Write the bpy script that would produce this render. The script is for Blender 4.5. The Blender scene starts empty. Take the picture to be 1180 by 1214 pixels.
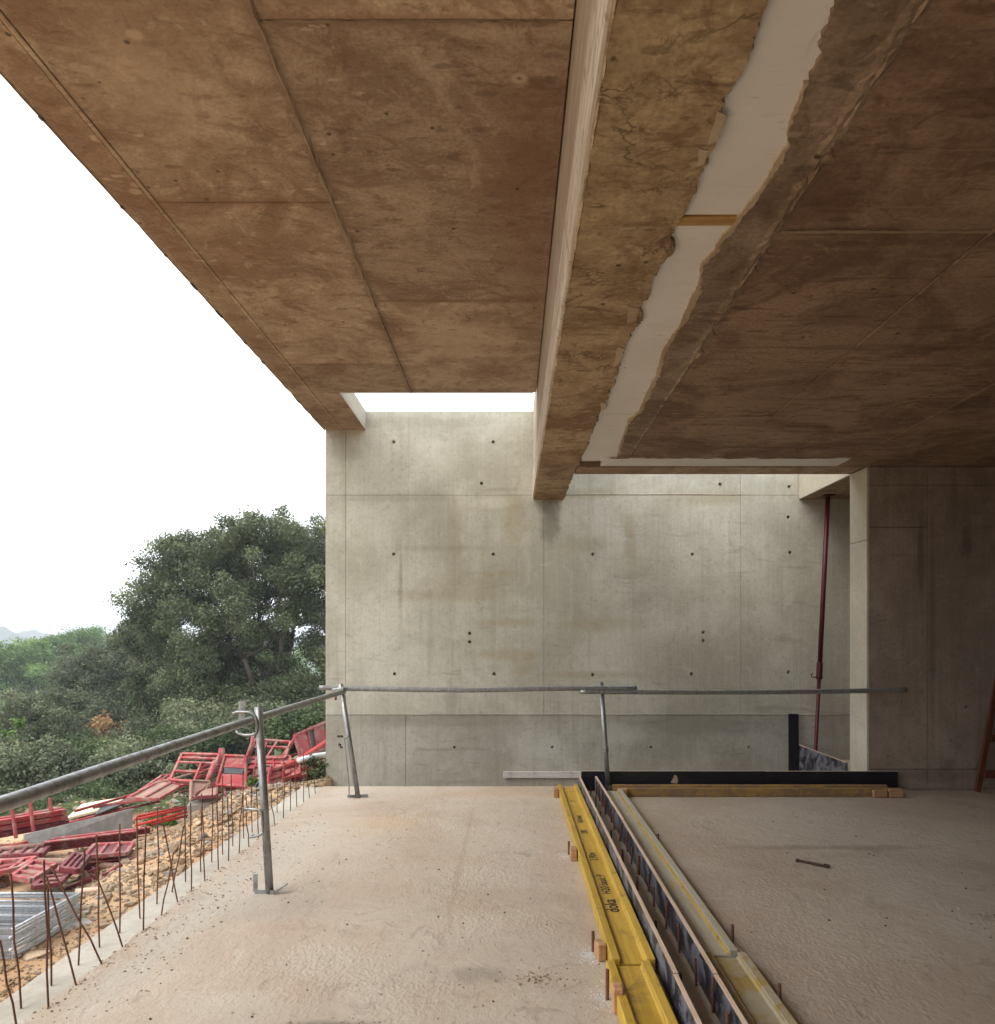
import bpy, bmesh, math, random
import numpy as np
from mathutils import Vector, Matrix
from mathutils import noise as mnoise

sc = bpy.context.scene
COL = sc.collection
R = math.radians
random.seed(7)

# ------------------------------------------------------------------ camera
cam_d = bpy.data.cameras.new('camera')
cam = bpy.data.objects.new('camera', cam_d); COL.objects.link(cam)
cam.location = (0, 0, 1.55); cam.rotation_euler = (R(90), 0, 0)
cam_d.sensor_fit = 'HORIZONTAL'; cam_d.sensor_width = 36
F = 855.0                                     # focal length in pixels of the 1180 wide photograph
cam_d.lens = F / 1180 * 36
cam_d.shift_x = -17 / 1180; cam_d.shift_y = 148 / 1180
cam_d.clip_start = 0.05; cam_d.clip_end = 5000
sc.camera = cam

# ------------------------------------------------------------------ sky, sun, exposure
world = bpy.data.worlds.new('World'); sc.world = world; world.use_nodes = True
wn, wl = world.node_tree.nodes, world.node_tree.links
sky = wn.new('ShaderNodeTexSky'); sky.sky_type = 'NISHITA'; sky.sun_disc = False
sky.sun_elevation = R(52); sky.sun_rotation = R(-120)
sky.dust_density = 4; sky.air_density = 1.5
mixw = wn.new('ShaderNodeMix'); mixw.data_type = 'RGBA'; mixw.inputs[0].default_value = 0.84
mixw.inputs[7].default_value = (9.0, 9.25, 9.5, 1)       # the overcast layer under the blue
wl.new(sky.outputs[0], mixw.inputs[6])
bgn = wn['Background']; bgn.inputs[1].default_value = 0.10
wl.new(mixw.outputs[2], bgn.inputs[0])
sun_d = bpy.data.lights.new('sun', 'SUN'); sun_d.energy = 0.8; sun_d.angle = R(40); sun_d.color = (1, .96, .9)
sun = bpy.data.objects.new('sun', sun_d); COL.objects.link(sun)
se, sr = R(52), R(-120)
sdir = Vector((math.sin(sr) * math.cos(se), math.cos(sr) * math.cos(se), math.sin(se)))
sun.rotation_euler = (-sdir).to_track_quat('-Z', 'Y').to_euler(); sun.location = (-20, -10, 30)
vs = sc.view_settings
vs.view_transform = 'Standard'; vs.look = 'None'; vs.gamma = 1; vs.use_curve_mapping = False
vs.exposure = 1.45
cy = sc.cycles
cy.max_bounces = 10; cy.diffuse_bounces = 6; cy.glossy_bounces = 3; cy.volume_bounces = 0
cy.use_adaptive_sampling = True; cy.adaptive_threshold = .018
cy.use_denoising = True
try: cy.denoiser = 'OPENIMAGEDENOISE'
except Exception: pass

# ------------------------------------------------------------------ material helpers
class NT:
    def __init__(s, name, rough=.85, spec=.3, metal=0):
        s.m = bpy.data.materials.new(name); s.m.use_nodes = True
        s.n, s.l = s.m.node_tree.nodes, s.m.node_tree.links
        s.b = s.n['Principled BSDF']
        s.b.inputs['Roughness'].default_value = rough
        s.b.inputs['Specular IOR Level'].default_value = spec
        s.b.inputs['Metallic'].default_value = metal
        s.pos = s.n.new('ShaderNodeNewGeometry').outputs['Position']
        s.tc = s.n.new('ShaderNodeTexCoord').outputs['Object']
        s.rnd = s.n.new('ShaderNodeObjectInfo').outputs['Random']
    def map(s, scale, loc=(0, 0, 0), src=None):
        m = s.n.new('ShaderNodeMapping'); m.inputs['Scale'].default_value = scale; m.inputs['Location'].default_value = loc
        s.l.new(src or s.pos, m.inputs['Vector']); return m.outputs[0]
    def noise(s, vec, scale, detail=5, rough=.6, dist=0):
        t = s.n.new('ShaderNodeTexNoise'); s.l.new(vec, t.inputs['Vector'])
        t.inputs['Scale'].default_value = scale; t.inputs['Detail'].default_value = detail
        t.inputs['Roughness'].default_value = rough; t.inputs['Distortion'].default_value = dist
        return t.outputs['Fac']
    def voro(s, vec, scale, feat='F1', out='Distance'):
        t = s.n.new('ShaderNodeTexVoronoi'); t.feature = feat; s.l.new(vec, t.inputs['Vector'])
        t.inputs['Scale'].default_value = scale; return t.outputs[out]
    def ramp(s, fac, lo, hi, a=0., b=1.):
        t = s.n.new('ShaderNodeMapRange'); t.interpolation_type = 'SMOOTHSTEP'
        s.l.new(fac, t.inputs[0]); t.inputs[1].default_value = lo; t.inputs[2].default_value = hi
        t.inputs[3].default_value = a; t.inputs[4].default_value = b; return t.outputs[0]
    def mix(s, fac, a, b, mode='MIX'):
        t = s.n.new('ShaderNodeMix'); t.data_type = 'RGBA'; t.blend_type = mode
        for v, i in ((fac, 0), (a, 6), (b, 7)):
            if isinstance(v, (int, float)): t.inputs[i].default_value = v
            elif isinstance(v, tuple): t.inputs[i].default_value = (*v, 1)
            else: s.l.new(v, t.inputs[i])
        return t.outputs[2]
    def math(s, op, a, b=0.):
        t = s.n.new('ShaderNodeMath'); t.operation = op
        for v, i in ((a, 0), (b, 1)):
            if isinstance(v, (int, float)): t.inputs[i].default_value = v
            else: s.l.new(v, t.inputs[i])
        return t.outputs[0]
    def color(s, c):
        if isinstance(c, tuple): s.b.inputs['Base Color'].default_value = (*c, 1)
        else: s.l.new(c, s.b.inputs['Base Color'])
        return s
    def bump(s, h, strength=.3, dist=.01):
        t = s.n.new('ShaderNodeBump'); t.inputs['Strength'].default_value = strength; t.inputs['Distance'].default_value = dist
        s.l.new(h, t.inputs['Height']); s.l.new(t.outputs[0], s.b.inputs['Normal']); return s
    def blob(s, plane, cx, cy, rx, ry, amt=.6, soft=.6, nz=.9, sc_=5):
        x = s.n.new('ShaderNodeSeparateXYZ'); s.l.new(s.pos, x.inputs[0])
        a = s.math('DIVIDE', s.math('SUBTRACT', x.outputs[plane[0]], cx), rx); b = s.math('DIVIDE', s.math('SUBTRACT', x.outputs[plane[1]], cy), ry)
        d = s.math('SQRT', s.math('ADD', s.math('MULTIPLY', a, a), s.math('MULTIPLY', b, b)))
        if not hasattr(s, '_bn'): s._bn = {}
        if sc_ not in s._bn: s._bn[sc_] = s.noise(s.pos, sc_, 6, .68, .5)
        d = s.math('ADD', d, s.math('MULTIPLY', s.math('SUBTRACT', s._bn[sc_], .5), nz * 2.2))
        return s.ramp(d, 1.0 + soft * .3, 1.0 - soft, 0, amt)
    def rough(s, v): s.l.new(v, s.b.inputs['Roughness']); return s

def shade(c, k): return tuple(x * k for x in c)

def m_concrete(name, base, dark, pale, streak=(9, 9, .7), amount=.6, spots=True, obj_var=.12, stains=0, blobs=()):
    t = NT(name, .88, .25)
    big = t.noise(t.pos, .9, 6, .62, .4)
    st = t.noise(t.map(streak), 1.0, 6, .62)
    fine = t.noise(t.pos, 34, 4, .6)
    mid = t.noise(t.pos, 3.1, 6, .65, .6)
    c = t.mix(t.ramp(big, .36, .66), dark, pale)
    c = t.mix(.45, c, base)
    c = t.mix(t.ramp(st, .50, .74, 0, amount), c, dark)
    c = t.mix(t.ramp(mid, .56, .72, 0, amount * .6), c, shade(dark, .86))
    c = t.mix(t.ramp(mid, .44, .28, 0, .35), c, pale)
    c = t.mix(t.ramp(fine, .3, .75, .0, .22), c, shade(dark, .7))
    c = t.mix(1.0, c, t.mix(t.rnd, (1 - obj_var,) * 3, (1 + obj_var * .4,) * 3), 'MULTIPLY')
    if stains:
        fs_ = t.noise(t.map((38, 38, .9)), 1.0, 4, .6); c = t.mix(t.ramp(fs_, .50, .74, 0, .28 * stains), c, shade(dark, .85)); c = t.mix(t.ramp(fs_, .46, .28, 0, .18 * stains), c, shade(pale, 1.05))
        hb = t.noise(t.map((1.1, 1.1, 8), (3, 0, 1.7)), 1.0, 7, .66, .8); hm_ = t.noise(t.pos, .75, 3)
        c = t.mix(t.math('MULTIPLY', t.ramp(hb, .55, .66), t.ramp(hm_, .45, .58, 0, .6 * stains)), c, shade(dark, .82))
        bl = t.noise(t.map((1.6, 1.6, 1.1), (8, 2, 4)), 1.0, 8, .58, .9); c = t.mix(t.ramp(bl, .56, .62, 0, .22 * stains), c, shade(dark, .95))
        bl2 = t.noise(t.map((2.6, 2.6, 1.5), (1, 7, 9)), 1.0, 6, .55, .5); c = t.mix(t.ramp(bl2, .58, .68, 0, .22 * stains), c, shade(pale, 1.04))
        gr_ = t.noise(t.pos, 17, 6, .72); c = t.mix(t.ramp(gr_, .57, .70, 0, .5 * stains), c, shade(dark, .7)); g2_ = t.noise(t.map((1, 1, 1), (4, 4, 4)), 6.5, 9, .74, .5); c = t.mix(t.ramp(g2_, .54, .66, 0, .4 * stains), c, shade(dark, .9)); c = t.mix(t.ramp(g2_, .44, .33, 0, .3 * stains), c, shade(pale, 1.05))
    for (cx, cz, rx, rz, am, kind) in blobs:
        c = t.mix(t.blob('XZ', cx, cz, rx, rz, am, .7, .8, 6 if kind else 4), c, {0: shade(dark, .78), 1: shade(dark, .6), 2: shade(pale, 1.07), 3: (dark[0] * .98, dark[1] * .86, dark[2] * .66)}[kind])
    if spots:
        v = t.voro(t.pos, 11); k = t.noise(t.pos, 1.7, 3)
        hole = t.math('MULTIPLY', t.ramp(v, .075, .04), t.ramp(k, .52, .6))
        c = t.mix(t.math('MULTIPLY', hole, .75), c, shade(dark, .35))
    t.color(c)
    h = t.math('ADD', t.math('MULTIPLY', fine, .5), t.math('ADD', mid, st))
    return t.bump(h, .35, .006).m

def m_soffit(name, base, dark, pale, ax, veins=0., seam=None):
    t = NT(name, .8, .3)
    big = t.noise(t.pos, 1.35, 8, .68, 1.0)
    st = t.noise(t.map(ax), 1.0, 7, .68, .5)
    st2 = t.noise(t.map(tuple(a * 3.2 for a in ax), (3, 7, 1)), 1.0, 4, .6)
    spot = t.noise(t.map((ax[0] * 2.5 if ax[0] < ax[1] else 8, 14, 8)), 1.0, 5, .6, .7)
    fine = t.noise(t.pos, 46, 4, .65)
    c = t.mix(t.ramp(big, .38, .62), dark, pale)
    c = t.mix(.3, c, base)
    c = t.mix(t.ramp(st, .49, .70, 0, .7), c, dark)
    c = t.mix(t.ramp(st2, .46, .26, 0, .4), c, pale)
    c = t.mix(t.ramp(spot, .57, .70, 0, .65), c, shade(dark, .62))
    c = t.mix(t.ramp(spot, .38, .25, 0, .5), c, shade(pale, 1.15))
    blot = t.noise(t.pos, 4.5, 9, .76, 1.0); sm = t.noise(t.map((1, 1, 1), (2, 5, 1)), 14, 6, .7, 1.0)
    c = t.mix(t.ramp(blot, .53, .63, 0, .55), c, (dark[0] * .92, dark[1] * .78, dark[2] * .68))
    c = t.mix(t.ramp(blot, .44, .35, 0, .55), c, shade(pale, 1.08))
    c = t.mix(t.ramp(sm, .62, .74, 0, .6), c, shade(dark, .55))
    c = t.mix(t.ramp(sm, .36, .27, 0, .5), c, shade(pale, 1.2))
    c = t.mix(t.ramp(fine, .34, .75, 0, .4), c, shade(dark, .6))
    if seam is not None:
        sx_ = t.n.new('ShaderNodeSeparateXYZ'); t.l.new(t.pos, sx_.inputs[0])
        dx = t.math('ABSOLUTE', t.math('SUBTRACT', sx_.outputs['X'], seam))
        dx = t.math('ADD', dx, t.math('MULTIPLY', t.noise(t.map((6, 6, 1)), 1.0, 6, .7), .16))
        c = t.mix(t.ramp(dx, .155, .075, 0, .6), c, shade(dark, .72))
        c = t.mix(t.blob('XY', .12, 4.5, .42, 1.5, .5, .9, .7, 4), c, (dark[0] * .9, dark[1] * .72, dark[2] * .66)); c = t.mix(t.blob('XY', -.5, 6.4, .45, .6, .45, .9, .6, 4), c, shade(pale, 1.08)); c = t.mix(t.blob('XY', -1.7, 3.4, .3, .5, .4, .9, .7, 4), c, shade(pale, 1.05))
        for (cx, cy_, rx, ry, am) in ((-1.6, 4.32, .62, .05, .6), (-1.6, 6.88, .6, .05, .5), (-.4, 3.045, .75, .045, .55), (-.4, 5.585, .75, .05, .6), (-2.24, 5.5, .12, 4.0, .35), (-1.7, 4.9, .35, .12, .35), (-1.45, 2.75, .3, .2, .3)): c = t.mix(t.blob('XY', cx, cy_, rx, ry, am, .9, .7, 5), c, (dark[0] * .86, dark[1] * .70, dark[2] * .62))
        kn = t.voro(t.map((3.2, 4.2, 1)), 1.0); kk = t.noise(t.map((1, 1, 1), (4, 4, 0)), 1.6, 3)
        ring = t.math('MULTIPLY', t.math('MULTIPLY', t.ramp(kn, .16, .10), t.ramp(kn, .03, .07)), t.ramp(kk, .46, .55, 0, .5))
        c = t.mix(ring, c, shade(pale, 1.12)); c = t.mix(t.math('MULTIPLY', t.ramp(kn, .05, .02), t.ramp(kk, .46, .55, 0, .8)), c, shade(dark, .3))
    v = t.voro(t.pos, 6.5); k = t.noise(t.pos, 2.3, 3)
    pit = t.math('MULTIPLY', t.ramp(v, .11, .05), t.ramp(k, .44, .52))
    c = t.mix(t.math('MULTIPLY', pit, .85), c, shade(dark, .3))
    ev = t.voro(t.map((3.0, 9, 9), (5, 2, 0)), 1.0); ek = t.noise(t.map((1, 1, 1), (6, 6, 6)), 2.0, 4); ed = t.math('ADD', ev, t.math('MULTIPLY', t.math('SUBTRACT', blot, .5), .5))
    c = t.mix(t.math('MULTIPLY', t.ramp(ed, .20, .13), t.ramp(ek, .48, .56, 0, .55)), c, shade(dark, .66))
    ev2 = t.voro(t.map((4.0, 13, 13), (1, 8, 0)), 1.0); ed2 = t.math('ADD', ev2, t.math('MULTIPLY', t.math('SUBTRACT', sm, .5), .5))
    c = t.mix(t.math('MULTIPLY', t.ramp(ed2, .17, .10), t.ramp(ek, .50, .42, 0, .5)), c, shade(pale, 1.22))
    h = t.math('ADD', t.math('MULTIPLY', fine, .6), t.math('ADD', st, t.math('MULTIPLY', spot, .8)))
    if veins:
        w = t.noise(t.pos, 1.5, 5, .62, .7)
        line = t.math('MULTIPLY', t.ramp(t.math('ABSOLUTE', t.math('SUBTRACT', w, .5)), .012, .002), t.ramp(t.noise(t.pos, 3.1, 3), .46, .58))
        c = t.mix(t.math('MULTIPLY', line, veins), c, shade(dark, .4))
        ac = t.noise(t.map((1.2, 9, 9), (0, 3, 0)), 1.0, 7, .7, .8); c = t.mix(t.ramp(ac, .56, .70, 0, .6), c, shade(dark, .5))
        w2 = t.noise(t.map((1, 1, 1), (5, 9, 2)), 1.4, 8, .7, 1.2)
        c = t.mix(t.ramp(w2, .53, .66, 0, .7), c, (.43, .335, .20)); w3 = t.noise(t.pos, 3.4, 8, .74, .9); c = t.mix(t.ramp(w3, .55, .64, 0, .6), c, (.155, .095, .05)); c = t.mix(t.ramp(w3, .40, .33, 0, .5), c, (.40, .25, .10))
        h = t.math('ADD', h, t.math('MULTIPLY', w, 1.6))
    c = t.mix(1.0, c, t.mix(t.rnd, (.86, .85, .84), (1.06, 1.05, 1.04)), 'MULTIPLY')
    t.color(c)
    return t.bump(h, .5, .009).m

def m_wood(name, c1, c2, axis=(30, 1.2, 30), rough=.7, worn=None, wornamt=0, spec=.3):
    t = NT(name, rough, spec)
    g = t.noise(t.map(axis), 1.0, 6, .62, .6)
    b = t.noise(t.pos, 5, 5, .6)
    c = t.mix(t.ramp(g, .32, .7), c1, c2)
    c = t.mix(t.ramp(b, .5, .75, 0, .35), c, shade(c1, .62))
    if worn: c = t.mix(t.ramp(t.noise(t.pos, 7.3, 8, .72, .5), .62 - wornamt * .4, .72 - wornamt * .3), c, worn)
    c = t.mix(1.0, c, t.mix(t.rnd, (.82, .82, .82), (1.08, 1.06, 1.04)), 'MULTIPLY')
    t.color(c); return t.bump(g, .25, .003).m

def m_paint(name, c, worn, amt=.5, rough=.55, metal=0, sc_=14):
    t = NT(name, rough, .35, metal)
    n1 = t.noise(t.tc, sc_, 8, .7, .6); n2 = t.noise(t.tc, 3.5, 4, .6)
    k = t.mix(t.ramp(n2, .3, .7), shade(c, .72), shade(c, 1.12))
    k = t.mix(t.ramp(n1, .66 - amt * .25, .74 - amt * .2), k, worn)
    k = t.mix(1.0, k, t.mix(t.rnd, (.75, .75, .75), (1.12, 1.08, 1.08)), 'MULTIPLY')
    t.color(k); return t.bump(n1, .2, .002).m

def m_metal(name, c, rough=.4, dirt=(.2, .17, .14), amt=.4, metal=.85):
    t = NT(name, rough, .5, metal)
    n1 = t.noise(t.pos, 16, 7, .68); n2 = t.noise(t.map((40, 40, 4)), 1, 4)
    k = t.mix(t.ramp(n2, .3, .7), shade(c, .8), shade(c, 1.1))
    k = t.mix(t.ramp(n1, .5, .75, 0, amt), k, dirt)
    t.color(k); t.rough(t.ramp(n1, .3, .8, rough - .1, rough + .25)); return t.bump(n1, .12, .002).m

def m_leaf(name, c1, c2, trans=.25):
    t = NT(name, .65, .25)
    a = t.n.new('ShaderNodeAttribute'); a.attribute_name = 'tint'
    c = t.mix(a.outputs['Fac'], c1, c2)
    t.color(c)
    tr = t.n.new('ShaderNodeBsdfTranslucent'); t.l.new(c, tr.inputs['Color'])
    mx = t.n.new('ShaderNodeMixShader'); mx.inputs[0].default_value = trans
    t.l.new(t.b.outputs[0], mx.inputs[1]); t.l.new(tr.outputs[0], mx.inputs[2])
    t.l.new(mx.outputs[0], t.n['Material Output'].inputs['Surface']); return t.m

M = {}
def _wb(px, py, rx, ry, a, k): return ((px - 607) / (F / 9.07), 1.55 + (755 - py) / (F / 9.07), rx / (F / 9.07), ry / (F / 9.07), a, k)
WB = [_wb(718, 740, 55, 11, .55, 3), _wb(600, 738, 45, 7, .45, 3), _wb(600, 776, 50, 8, .5, 3), _wb(622, 790, 16, 14, .4, 3), _wb(610, 615, 16, 45, .5, 3), _wb(652, 618, 14, 34, .75, 1), _wb(405, 530, 24, 26, .5, 0), _wb(475, 690, 3, 48, .5, 1), _wb(520, 545, 26, 24, .22, 2), _wb(590, 596, 22, 8, .3, 2), _wb(447, 550, 16, 30, .2, 2),
      _wb(748, 650, 9, 50, .45, 3), _wb(840, 590, 50, 12, .45, 3), _wb(690, 645, 38, 12, .35, 3), _wb(820, 860, 130, 14, .45, 0), _wb(540, 855, 120, 10, .5, 0), _wb(735, 760, 30, 50, .25, 2), _wb(560, 690, 70, 10, .3, 3), _wb(520, 650, 80, 5, .3, 0), _wb(690, 800, 90, 5, .4, 3), _wb(535, 830, 10, 18, .5, 0), _wb(640, 890, 40, 20, .25, 2), _wb(740, 870, 40, 14, .4, 2), _wb(500, 500, 110, 9, .35, 0), _wb(540, 705, 90, 9, .4, 3), _wb(590, 680, 40, 5, .35, 3), _wb(470, 590, 90, 6, .3, 0), _wb(700, 585, 60, 7, .4, 3), _wb(540, 640, 9, 60, .3, 3), _wb(510, 760, 6, 60, .3, 0)]
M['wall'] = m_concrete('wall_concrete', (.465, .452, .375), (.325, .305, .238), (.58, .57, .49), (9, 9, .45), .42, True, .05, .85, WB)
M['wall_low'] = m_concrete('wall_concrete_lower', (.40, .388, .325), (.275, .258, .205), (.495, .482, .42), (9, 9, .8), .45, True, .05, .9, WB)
M['pale'] = m_concrete('pale_concrete', (.50, .46, .375), (.40, .36, .285), (.60, .56, .47), (6, 6, .6), .35, True, .06, .6)
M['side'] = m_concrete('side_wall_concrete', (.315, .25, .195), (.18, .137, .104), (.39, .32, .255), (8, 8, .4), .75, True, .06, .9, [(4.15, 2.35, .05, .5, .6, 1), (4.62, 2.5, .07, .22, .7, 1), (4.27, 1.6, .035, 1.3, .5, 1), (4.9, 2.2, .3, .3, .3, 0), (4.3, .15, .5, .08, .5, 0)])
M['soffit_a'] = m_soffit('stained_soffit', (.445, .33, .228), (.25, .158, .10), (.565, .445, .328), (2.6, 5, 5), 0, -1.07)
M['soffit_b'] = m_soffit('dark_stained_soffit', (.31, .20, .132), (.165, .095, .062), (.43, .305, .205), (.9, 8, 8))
M['beam'] = m_soffit('rough_beam_soffit', (.42, .295, .16), (.225, .14, .07), (.60, .465, .29), (2.4, 4.5, 5), .7)
M['side_grain'] = m_wood('board_marked_concrete', (.34, .275, .205), (.46, .395, .32), (2, .8, 22), .85)
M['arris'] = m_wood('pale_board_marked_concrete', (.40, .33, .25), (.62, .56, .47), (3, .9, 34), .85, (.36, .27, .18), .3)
M['mortar'] = m_concrete('mortar', (.30, .215, .14), (.19, .13, .08), (.40, .31, .22), (3, 3, 3), .5, False)
M['mortar_pale'] = m_concrete('pale_mortar', (.50, .40, .27), (.38, .28, .17), (.6, .5, .37), (3, 3, 3), .4, False)
M['drip'] = m_soffit('pale_drip_strip', (.56, .43, .29), (.33, .22, .13), (.70, .57, .42), (9, 1.2, 9))
M['smear'] = m_soffit('smeared_mortar', (.32, .235, .16), (.18, .115, .075), (.47, .37, .27), (5, 1.6, 5))
t = NT('white_board', .6, .3)
k = t.noise(t.pos, 2.2, 6, .6); sp = t.noise(t.map((5, 20, 5)), 1, 7, .7)
c = t.mix(t.ramp(k, .3, .7), (.74, .715, .67), (.80, .785, .755))
c = t.mix(t.ramp(sp, .60, .70, 0, .55), c, (.46, .37, .28)); tw = t.noise(t.map((3, 16, 3), (2, 2, 2)), 1, 6, .7, 1.5); c = t.mix(t.ramp(tw, .58, .7, 0, .3), c, (.52, .48, .43)); dt = t.voro(t.pos, 4.2); c = t.mix(t.ramp(dt, .05, .03, 0, .7), c, (.16, .13, .11))
sm = t.noise(t.map((14, 3, 3), (4, 1, 0)), 1, 3); c = t.mix(t.ramp(sm, .68, .76, 0, .35), c, (.38, .39, .45))
t.color(c); M['white'] = t.bump(k, .1, .003).m

# floor: roughly tamped topping, paler and greyer outside, ochre dust patches
t = NT('floor_topping', .92, .2)
big = t.noise(t.pos, .55, 6, .6, .5); mid = t.noise(t.pos, 3.0, 7, .66, .4)
pat = t.noise(t.map((.7, 1.6, 1), (3.3, 1.2, 0)), 1.0, 5, .55)
dim = t.noise(t.map((34, 22, 30)), 1.0, 3, .55, .8); grit = t.noise(t.pos, 95, 4, .7)
fine = t.noise(t.pos, 14, 6, .65)
c = t.mix(t.ramp(big, .35, .65), (.40, .322, .25), (.475, .408, .335))
c = t.mix(t.ramp(pat, .52, .70, 0, .45), c, (.43, .32, .22))
c = t.mix(t.ramp(mid, .55, .74, 0, .55), c, (.315, .27, .215))
c = t.mix(t.ramp(mid, .42, .28, 0, .35), c, (.515, .462, .40))
st_ = t.noise(t.map((.5, .35, 1), (7, 3, 0)), 1.6, 7, .62, .9); c = t.mix(t.ramp(st_, .55, .64, 0, .45), c, (.36, .285, .215))
sc_n = t.noise(t.map((3, 1, 1), (1, 8, 0)), 2.0, 8, .72, .8); c = t.mix(t.ramp(sc_n, .61, .70, 0, .55), c, (.25, .20, .16))
c = t.mix(t.ramp(fine, .58, .74, 0, .3), c, (.29, .24, .19))
c = t.mix(t.ramp(grit, .62, .78, 0, .3), c, (.22, .185, .155))
for (cx, cy_, rx, ry, am, cc_) in ((-1.40, 4.15, .42, .3, .45, (.30, .27, .235)), (-1.05, 6.0, .45, .35, .5, (.46, .34, .21)), (-.2, 7.1, .7, .22, .5, (.47, .34, .23)), (-.72, 2.86, .2, .06, .75, (.16, .14, .12)), (-1.6, 5.2, .25, 1.4, .4, (.42, .385, .34)), (.3, 5.0, .2, .9, .35, (.44, .32, .24)), (-.35, 5.0, .025, 2.2, .5, (.36, .28, .21)),
                               (-.15, 3.3, .16, .1, .5, (.22, .19, .16)), (-.9, 4.6, .5, .25, .3, (.44, .35, .27)), (2.2, 5.3, .8, .07, .55, (.26, .21, .17)), (3.0, 4.0, .5, .3, .35, (.30, .235, .18)), (2.4, 3.0, .5, .4, .35, (.33, .26, .20)), (1.6, 6.4, .5, .2, .35, (.42, .33, .25)), (-1.2, 3.0, .4, .25, .3, (.50, .46, .40)), (-1.75, 3.8, .12, 1.5, .5, (.43, .40, .35))):
    c = t.mix(t.blob('XY', cx, cy_, rx, ry, am, .8, .8, 5), c, cc_)
foot = t.noise(t.map((1.0, .8, 1), (11, 5, 0)), 5.0, 8, .75, 1.4); c = t.mix(t.ramp(foot, .57, .66, 0, .45), c, (.265, .215, .17)); c = t.mix(t.ramp(foot, .42, .34, 0, .4), c, (.50, .45, .385)); fl_ = t.noise(t.map((1, 1, 1), (3, 9, 0)), 26, 6, .75); c = t.mix(t.ramp(fl_, .56, .68, 0, .4), c, (.24, .195, .155))
gv = t.voro(t.pos, 7); gk = t.noise(t.pos, 1.3, 3)
c = t.mix(t.math('MULTIPLY', t.ramp(gv, .09, .05), t.ramp(gk, .5, .6, 0, .7)), c, (.16, .11, .08))
t.color(c)
area = t.ramp(t.noise(t.pos, .8, 3), .35, .6, .25, 1)
wv = t.n.new('ShaderNodeTexWave'); wv.bands_direction = 'X'; wv.inputs['Scale'].default_value = 9
wv.inputs['Distortion'].default_value = 6; wv.inputs['Detail'].default_value = 3; wv.inputs['Detail Scale'].default_value = 2
t.l.new(t.pos, wv.inputs['Vector'])
dv = t.ramp(t.voro(t.map((60, 44, 50)), 1.0, 'SMOOTH_F1'), .15, .7); a2 = t.ramp(t.noise(t.map((1, 1, 1), (9, 9, 0)), 1.1, 4), .46, .6, 0, .34)
h = t.math('ADD', t.math('MULTIPLY', dim, t.math('MULTIPLY', area, .8)), t.math('ADD', t.math('MULTIPLY', grit, .4), t.math('MULTIPLY', fine, .9)))
h = t.math('ADD', h, t.math('MULTIPLY', dv, a2)); h = t.math('ADD', h, t.math('MULTIPLY', foot, 1.5))
t.bump(h, .6, .009); M['floor'] = t.m
M['kerb'] = m_concrete('kerb_concrete', (.44, .405, .345), (.31, .275, .225), (.52, .49, .43), (3, 3, 3), .6, True, .05, .6)

M['yellow'] = m_wood('yellow_varnished_wood', (.43, .27, .03), (.56, .37, .06), (45, 2, 45), .5, (.31, .20, .05), .2)
M['yellow_dirty'] = m_wood('dirty_yellow_wood', (.33, .225, .06), (.46, .34, .12), (45, 2, 45), .6, (.40, .345, .25), .5)
M['yellow_grey'] = m_wood('cement_covered_beam', (.40, .365, .29), (.50, .465, .385), (45, 2, 45), .8, (.47, .375, .16), .20)
M['yellow_x'] = m_wood('yellow_wood_crosswise', (.33, .195, .055), (.44, .285, .09), (2, 45, 45), .6, (.25, .16, .09), .5)
M['timber'] = m_wood('raw_timber', (.38, .20, .10), (.50, .30, .16), (2, 40, 40), .8)
M['batten'] = m_wood('ochre_timber', (.42, .25, .08), (.58, .37, .14), (2, 40, 40), .7)
M['plyedge'] = m_wood('plywood_edge', (.55, .40, .29), (.68, .52, .40), (30, 3, 30), .8)
M['film'] = m_paint('black_film_face', (.022, .02, .026), (.15, .155, .18), .85, .42, 0, 7)
M['film_dark'] = m_paint('clean_black_film', (.014, .012, .018), (.05, .045, .05), .2, .4, 0, 9)
M['ink'] = NT('black_stencil_ink', .8, .2).color((.035, .035, .03)).m
M['galv'] = m_metal('galvanised_steel', (.31, .32, .32), .42, (.15, .125, .10), .8, .7)
M['galv2'] = m_metal('bright_galvanised_steel', (.52, .56, .60), .4, (.34, .34, .33), .4, .35)
M['rust'] = m_paint('rusty_steel', (.17, .078, .047), (.09, .045, .03), .6, .85, 0, 40)
M['darkrust'] = m_paint('dark_rusty_iron', (.06, .033, .03), (.11, .06, .04), .5, .8, 0, 30)
M['red'] = m_paint('faded_red_paint', (.36, .034, .040), (.27, .13, .105), .75, .65, 0, 9)
M['pink'] = m_paint('bleached_red_paint', (.40, .078, .082), (.34, .20, .17), .8, .75, 0, 9)
M['maroon'] = m_paint('dark_red_paint', (.17, .026, .034), (.21, .12, .10), .55, .6)
M['brightred'] = m_paint('bright_red_paint', (.50, .030, .022), (.4, .10, .07), .5, .55)
M['propred'] = m_paint('deep_red_prop_paint', (.085, .004, .010), (.045, .006, .008), .4, .5)
M['brownply'] = m_wood('weathered_plywood', (.27, .16, .125), (.38, .25, .20), (20, 3, 20), .85)
M['greyply'] = m_wood('grey_weathered_plywood', (.22, .215, .21), (.33, .325, .31), (10, 10, 10), .85)
M['slate'] = m_paint('dark_slate_panel', (.07, .08, .085), (.14, .14, .14), .3, .7)
M['cream'] = m_wood('cream_board', (.66, .59, .40), (.72, .66, .48), (8, 8, 8), .8)
M['whitepipe'] = NT('white_plastic', .4, .4).color((.66, .69, .70)).m
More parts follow.
